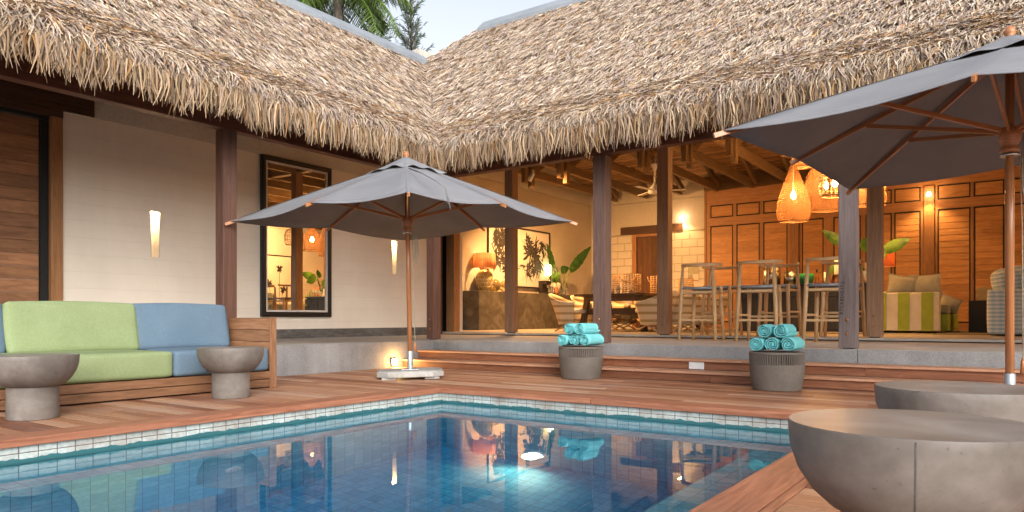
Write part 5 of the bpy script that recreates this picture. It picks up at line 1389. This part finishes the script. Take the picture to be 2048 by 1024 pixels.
# ---- seating at the right of the room
sf = thing('striped_sofa', 'cream and lime striped sofa with cushions against the shutters', 'sofa', (-1.75, 15.4, FL))
ax0, ax1, ay0 = -2.35, -1.165, 14.5; q = B()
n = 9; w_ = (ax1-ax0)/n
for k in range(n):
    pass
q = B(off=True); q.ext((ax0, ay0, FL+.04), (ax1, ay0+.2, FL+.72)); q.build('arm', 'cream', sf, bevel=.02)
q = B()
for a, b_ in ((-2.18, -1.99), (-1.81, -1.625), (-1.445, -1.26)): q.ext((a, ay0-.006, FL+.045), (b_, ay0-.001, FL+.715))
q.build('arm_stripe', 'lime', sf)
q = B(); q.ext((ax0, ay0+.2, FL+.04), (ax0+.2, 17.0, FL+.78)); q.build('back', 'cream', sf, bevel=.02)
q = B(); q.ext((ax0+.2, ay0+.21, FL+.04), (ax1+.12, 17.0, FL+.34)); q.build('seat', 'lime', sf, bevel=.02)
q = B(); q.cushion((ax1-.3, 15.7, FL+.42), (.85, 1.9, .16), .05, .02, 10); q.build('seat_cushion', 'khaki', sf)
q = B(); q.ext((ax0, 17.01, FL+.04), (ax1+.10, 17.2, FL+.66)); q.build('arm', 'cream', sf, bevel=.02)
for x, y, z, s_, a, lab in ((-1.80, 14.95, FL+.86, .52, .5, 'leaf patterned scatter cushion leaning on the left of the striped sofa'), (-1.42, 14.98, FL+.86, .52, -.12, 'plain grey green scatter cushion standing on the striped sofa'), (-1.05, 15.0, FL+.52, .36, 1.1, 'small leafy scatter cushion at the front of the striped sofa')):
    q = B(); R = Matrix.Rotation(a*.35, 3, 'Y') @ Matrix.Rotation(rad(14), 3, 'X'); q.pillow((x, y, z), s_*.98, s_*.80, .18, R)
    tag(q.build('scatter_cushion', 'khaki'), lab, 'cushion', 'scatter cushions on the striped sofa')
ac = thing('patterned_armchair', 'armchair in blue wave patterned fabric at the right edge of the room', 'armchair', (.05, 13.3, FL))
q = B(off=False); q.cushion((.1, 12.98, FL+.36), (1.05, .22, .66), .03, .01, 10); q.build('arm', 'wave', ac)
q = B(off=False); q.cushion((.1, 13.9, FL+.36), (1.05, .22, .66), .03, .01, 10); q.build('arm', 'wave', ac)
q = B(off=False); q.cushion((.52, 13.45, FL+.55), (.24, 1.1, .95), .04, .02, 12); q.build('back', 'wave', ac)
q = B(off=False); q.cushion((.0, 13.45, FL+.26), (.85, .8, .42), .06, .02, 10); q.build('seat', 'wave', ac)
q = B(off=False); q.cushion((-.05, 13.08, FL+.84), (.62, .2, .34), .07, .03, 10, Matrix.Rotation(rad(-8), 3, 'Y')); tag(q.build('bolster_cushion', 'wave'), 'rounded blue wave cushion lying on the patterned armchair arm', 'cushion')
stb = thing('woven_side_table', 'black woven cube table between the striped sofa and the armchair', 'side table', (-.52, 15.4, FL))
q = B(off=False); q.ext((-.78, 15.2, FL), (-.28, 15.7, FL+.56)); q.build('body', 'dots', stb, bevel=.01)
q = B(); q.ext((-.79, 15.19, FL+.562), (-.27, 15.71, FL+.575)); q.build('glass_top', 'black', stb)
bx = thing('tissue_box', 'small gold box on the black woven cube table', 'box', (-.55, 15.4, FL+.575))
q = B(); q.ext((-.66, 15.3, FL+.576), (-.42, 15.5, FL+.80)); q.build('body', 'vase', bx, bevel=.004); q = B(); q.ext((-.58, 15.36, FL+.80), (-.50, 15.44, FL+.83)); q.build('lid', 'vase', bx)
q = B(); q.ext((-1.2, 13.6, FL+.001), (1.6, 17.6, FL+.012)); tag(q.build('rug', 'rug'), 'thin brown woven rug on the cement floor by the armchair', 'rug')
t = thing('shade_lamp', 'peach drum lampshade on a lamp standing between the two right posts', 'lamp', (-2.35, 15.9, FL))
q = B(); q.lathe([(.16, 0), (.16, .03), (.02, .04), (.02, 1.30)], (-2.25, 15.9, FL), 20); q.build('stand', 'brass', t)
q = B(); q.lathe([(.22, 1.28), (.21, 1.62)], (-2.25, 15.9, FL), 28); q.build('lamp_shade', 'shade_peach', t, solid=.004)
q = B(); q.lathe([(0, 1.40), (.03, 1.43), (0, 1.48)], (-2.25, 15.9, FL), 10); q.build('bulb', 'bulb', t)
lamp('shade_bulb', (-2.25, 15.9, FL+1.45), 80, WARM, .04, t)
# right end of the room, seen in the mirror
table_lamp('pleated table lamp by the far right corner, seen in the mirror', 3.1, 18.1, 1.0, .95)
q = B(); q.ext((2.7, 17.8, FL), (3.5, 18.4, FL+.57)); q.ext((2.66, 17.76, FL+.572), (3.54, 18.44, FL+.6)); tag(q.build('console_table', 'tablewood', bevel=.006), 'low dark console under the corner lamp, seen in the mirror', 'table')
sn = thing('snake_plant', 'upright pointed leaf plant beside the corner lamp, seen in the mirror', 'plant', (2.9, 17.5, FL))
q = B(); q.lathe([(0, 0), (.14, 0), (.18, .36), (.16, .37), (0, .33)], (2.95, 17.35, FL), 20); q.build('pot', 'concrete', sn)
q = B(); rs = random.Random(8)
for k in range(12):
    a = rs.uniform(0, 6.28); bigleaf(q, (2.95, 17.35, FL+.34), (2.95+.16*math.cos(a), 17.35+.16*math.sin(a), FL+rs.uniform(.9, 1.35)), .045, 0, nrm=Vector((math.cos(a), math.sin(a), 0)), n=8, wav=.05)
q.build('foliage', 'leaflime', sn)
s2 = thing('lime_armchair', 'lime striped armchair near the corner lamp, seen in the mirror', 'armchair', (2.2, 16.8, FL))
q = B(); q.ext((1.8, 16.4, FL+.05), (2.7, 17.1, FL+.4)); q.build('seat', 'lime', s2, bevel=.03); q = B(); q.ext((2.71, 16.4, FL+.05), (2.9, 17.1, FL+.85)); q.build('back', 'cream', s2, bevel=.03)
q = B(); q.cushion((2.45, 16.8, FL+.66), (.16, .5, .48), .04, .05, 10, Matrix.Rotation(rad(-15), 3, 'Y') @ Matrix.Rotation(rad(20), 3, 'X')); tag(q.build('scatter_cushion', 'khaki'), 'grey green cushion on the lime armchair, seen in the mirror', 'cushion')
pc = thing('flower_picture', 'large picture of tall dark flower stems on the right end wall, seen in the mirror', 'picture', (XE, 15.9, 1.0)); X = XE-.03
q = B(); q.ext((X, 14.6, .62), (XE-.008, 17.1, 2.9)); q.build('print', 'paper', pc)
q = B(); q.ext((X-.015, 14.56, 2.9), (XE-.008, 17.14, 2.94)); q.ext((X-.015, 14.56, .58), (XE-.008, 17.14, .62)); q.ext((X-.015, 14.56, .62), (XE-.008, 14.6, 2.9)); q.ext((X-.015, 17.1, .62), (XE-.008, 17.14, 2.9)); q.build('frame', 'black', pc)
q = B(); rs = random.Random(12); NX = Vector((-1, 0, 0)); dx = 0
for y_, zt_ in ((16.6, 2.45), (16.75, 1.7), (16.35, 1.4), (16.15, 1.9), (15.7, 2.3), (15.3, 1.6), (15.0, 2.1)):
    y2 = y_+rs.uniform(-.2, .2); q.poly([(X-.002, y2-.012, .75), (X-.002, y2+.012, .75), (X-.002, y_+.01, zt_), (X-.002, y_-.01, zt_)])
    for k in range(18): dx += .00001; a = rs.uniform(0, 6.28); leafpoly(q, Vector((X-.0022-dx, y_, zt_)), (math.cos(a), math.sin(a)), rs.uniform(.08, .19), .03, U, Vv, NX)
for k in range(60): dx += .00001; a = rs.uniform(.3, 2.8); leafpoly(q, Vector((X-.0022-dx, rs.uniform(14.8, 16.9), rs.uniform(.68, .8))), (math.cos(a), math.sin(a)), rs.uniform(.15, .45), .05, U, Vv, NX)
q.build('flower_silhouette', 'ink', pc)
lamp('track_beam_end', (1.6, 14.6, 3.75), 800, (1, .50, .17), .05, None, 'SPOT', (1, .45, -.6), 120, .7)
cs2 = thing('track_spot', 'small white spotlight under the tie beam at the right end, seen in the mirror', 'spotlight', (1.5, 14.6, 3.9))
q = B(); q.tube([(1.5, 14.6, 3.98), (1.5, 14.6, 3.88)], .03, 10); q.build('mount', 'whiteplastic', cs2); q = B(); q.tube([(1.5, 14.6, 3.88), (1.57, 14.6, 3.78)], .045, 12); q.build('head', 'whiteplastic', cs2)

# ---- trees behind the left wing
def palm_tree(label, base, zc, n, L, lean=(0, 0)):
    base = Vector(base); top_ = Vector((base.x+lean[0], base.y+lean[1], zc)); t = thing('palm_tree', label, 'tree', base)
    q = B(); pts = []; R = []
    for i in range(13): f = i/12; pts.append(base.lerp(top_, f)+Vector((math.sin(f*3)*.15, 0, 0))); R.append(.2-.09*f+(.012 if i % 2 else 0))
    q.tube(pts, R, 12); q.build('trunk', 'bark', t)
    q = B(); top_ = pts[-1]; q2 = B()
    for k in range(n):
        a = 2*PI*k/n*1.0+random.uniform(-.2, .2)+(k % 3)*.7; el = random.uniform(-.35, 1.25); l = L*random.uniform(.8, 1.1)
        d_ = Vector((math.cos(a), math.sin(a), 0)); P_ = []
        for i in range(13):
            f = i/12; P_.append(top_+d_*(l*f*math.cos(el*.6)*(1-.25*f*f))+Vector((0, 0, l*(math.sin(el)*f-(.75-.1*el)*f*f*.9))))
        q2.tube(P_, [.035*(1-.8*i/12) for i in range(13)], 5)
        m = 46
        for i in range(4, m):
            f = i/m; x = f*12; j_ = min(11, int(x)); c = P_[j_].lerp(P_[j_+1], x-j_); tg = (P_[j_+1]-P_[j_]).normalized(); sd = tg.cross(Vector((0, 0, 1))).normalized()
            ll = .62*l/3*math.sin(PI*(.12+.83*f))**.6*random.uniform(.85, 1.1)
            for sg in (-1, 1):
                dr = (sd*sg*.85+tg*.5+Vector((0, 0, -.25-.5*random.random()))).normalized(); e1 = c+dr*ll*.5; e2 = c+dr*ll+Vector((0, 0, -.30*ll)); wv = tg*.022
                q.add([c-wv, c+wv, e1+wv*.9, e1-wv*.9, e2], [(0, 1, 2, 3), (3, 2, 4)], None, random.random())
    q.build('crown', 'palm', t); q2.build('frond_stalk', 'leaflime', t); return t
palm_tree('coconut palm with drooping fronds behind the left ridge', (-16.3, 14.5, zg), 10.2, 26, 3.4, (-.4, .2))
def casuarina(label, base, H, W, seed):
    rs = random.Random(seed); base = Vector(base); t = thing('casuarina_tree', label, 'tree', base, 'feathery casuarina trees behind the left ridge'); q = B()
    q.tube([base, base+Vector((.1, 0, H*.5)), base+Vector((0, .05, H))], [.16, .10, .015], 8)
    q2 = B(); V = []
    for k in range(230):
        f = .22+.78*rs.random()**.8; p = base+Vector((.1*math.sin(f*3), 0, H*f)); a = rs.uniform(0, 6.28); l = W*(1.08-.75*f)*rs.uniform(.15, 1.15)+.25; el = rs.uniform(.55, 1.25)
        d_ = Vector((math.cos(a)*math.cos(el), math.sin(a)*math.cos(el), math.sin(el))); pts = [p, p+d_*l*.5, p+d_*l+Vector((0, 0, .10*l))]
        q.tube(pts, [.02, .012, .004], 5)
        for j_ in range(24):
            g_ = .2+.8*rs.random(); c = pts[0].lerp(pts[2], g_); dd = (d_*.8+Vector((rs.gauss(0, .35), rs.gauss(0, .35), rs.gauss(.1, .35)))).normalized(); ln_ = rs.uniform(.14, .36)
            s_ = dd.cross(Vector((rs.random(), rs.random(), rs.random()))).normalized()*.007
            q2.add([c-s_, c+s_, c+dd*ln_*.6+s_, c+dd*ln_+Vector((0, 0, -.05))], [(0, 1, 2, 3)], None, rs.random())
    q.build('trunk', 'bark', t); q2.build('crown', 'casu', t)
casuarina('denser feathery casuarina tree, the left of the pair', (-20.0, 19.3, zg), 13.6, 1.7, 3)
casuarina('thinner feathery casuarina tree, the right of the pair', (-20.2, 21.6, zg), 14.2, 1.6, 8)
casuarina('pale wispy casuarina tree between the palm and the others', (-21.0, 18.2, zg), 12.0, 1.6, 13)

# ================================================================== LIGHT, SKY, CAMERA
W_ = bpy.data.worlds.new('World'); SC.world = W_; W_.use_nodes = True; nt = W_.node_tree
bg = nt.nodes['Background']; sky = nt.nodes.new('ShaderNodeTexSky'); sky.sky_type = 'NISHITA'; sky.sun_disc = False
SUN_EL, SUN_ROT = rad(28), rad(128)
sky.sun_elevation = SUN_EL; sky.sun_rotation = SUN_ROT; sky.dust_density = 4; sky.air_density = 1.0; sky.ozone_density = 1.0
hs = nt.nodes.new('ShaderNodeHueSaturation'); hs.inputs['Saturation'].default_value = .34
nt.links.new(sky.outputs[0], hs.inputs['Color']); nt.links.new(hs.outputs[0], bg.inputs[0]); bg.inputs[1].default_value = .15
sn_ = bpy.data.lights.new('sun', 'SUN'); sn_.energy = .4; sn_.angle = rad(45); sn_.color = (1, .95, .9)
so_ = bpy.data.objects.new('sun', sn_); COL.objects.link(so_)
sd = Vector((math.cos(SUN_EL)*math.sin(SUN_ROT), math.cos(SUN_EL)*math.cos(SUN_ROT), math.sin(SUN_EL)))
so_.rotation_euler = (-sd).to_track_quat('-Z', 'Y').to_euler()
cam = bpy.data.cameras.new('camera'); co = bpy.data.objects.new('camera', cam); COL.objects.link(co)
co.location = (0, 0, EYE); co.rotation_euler = (rad(90), 0, TH)
cam.sensor_width = 36; cam.lens = FPX/2048*36; cam.shift_y = (HY-512)/2048; cam.clip_start = .05; cam.clip_end = 2000
SC.camera = co
SC.view_settings.view_transform = 'Standard'; SC.view_settings.look = 'None'; SC.view_settings.exposure = 0.95; SC.view_settings.gamma = 1
cy = SC.cycles
cy.use_denoising = True; cy.max_bounces = 8; cy.diffuse_bounces = 3; cy.glossy_bounces = 4; cy.transmission_bounces = 6; cy.transparent_max_bounces = 6
cy.sample_clamp_indirect = 4; cy.sample_clamp_direct = 0; cy.caustics_reflective = False; cy.caustics_refractive = True
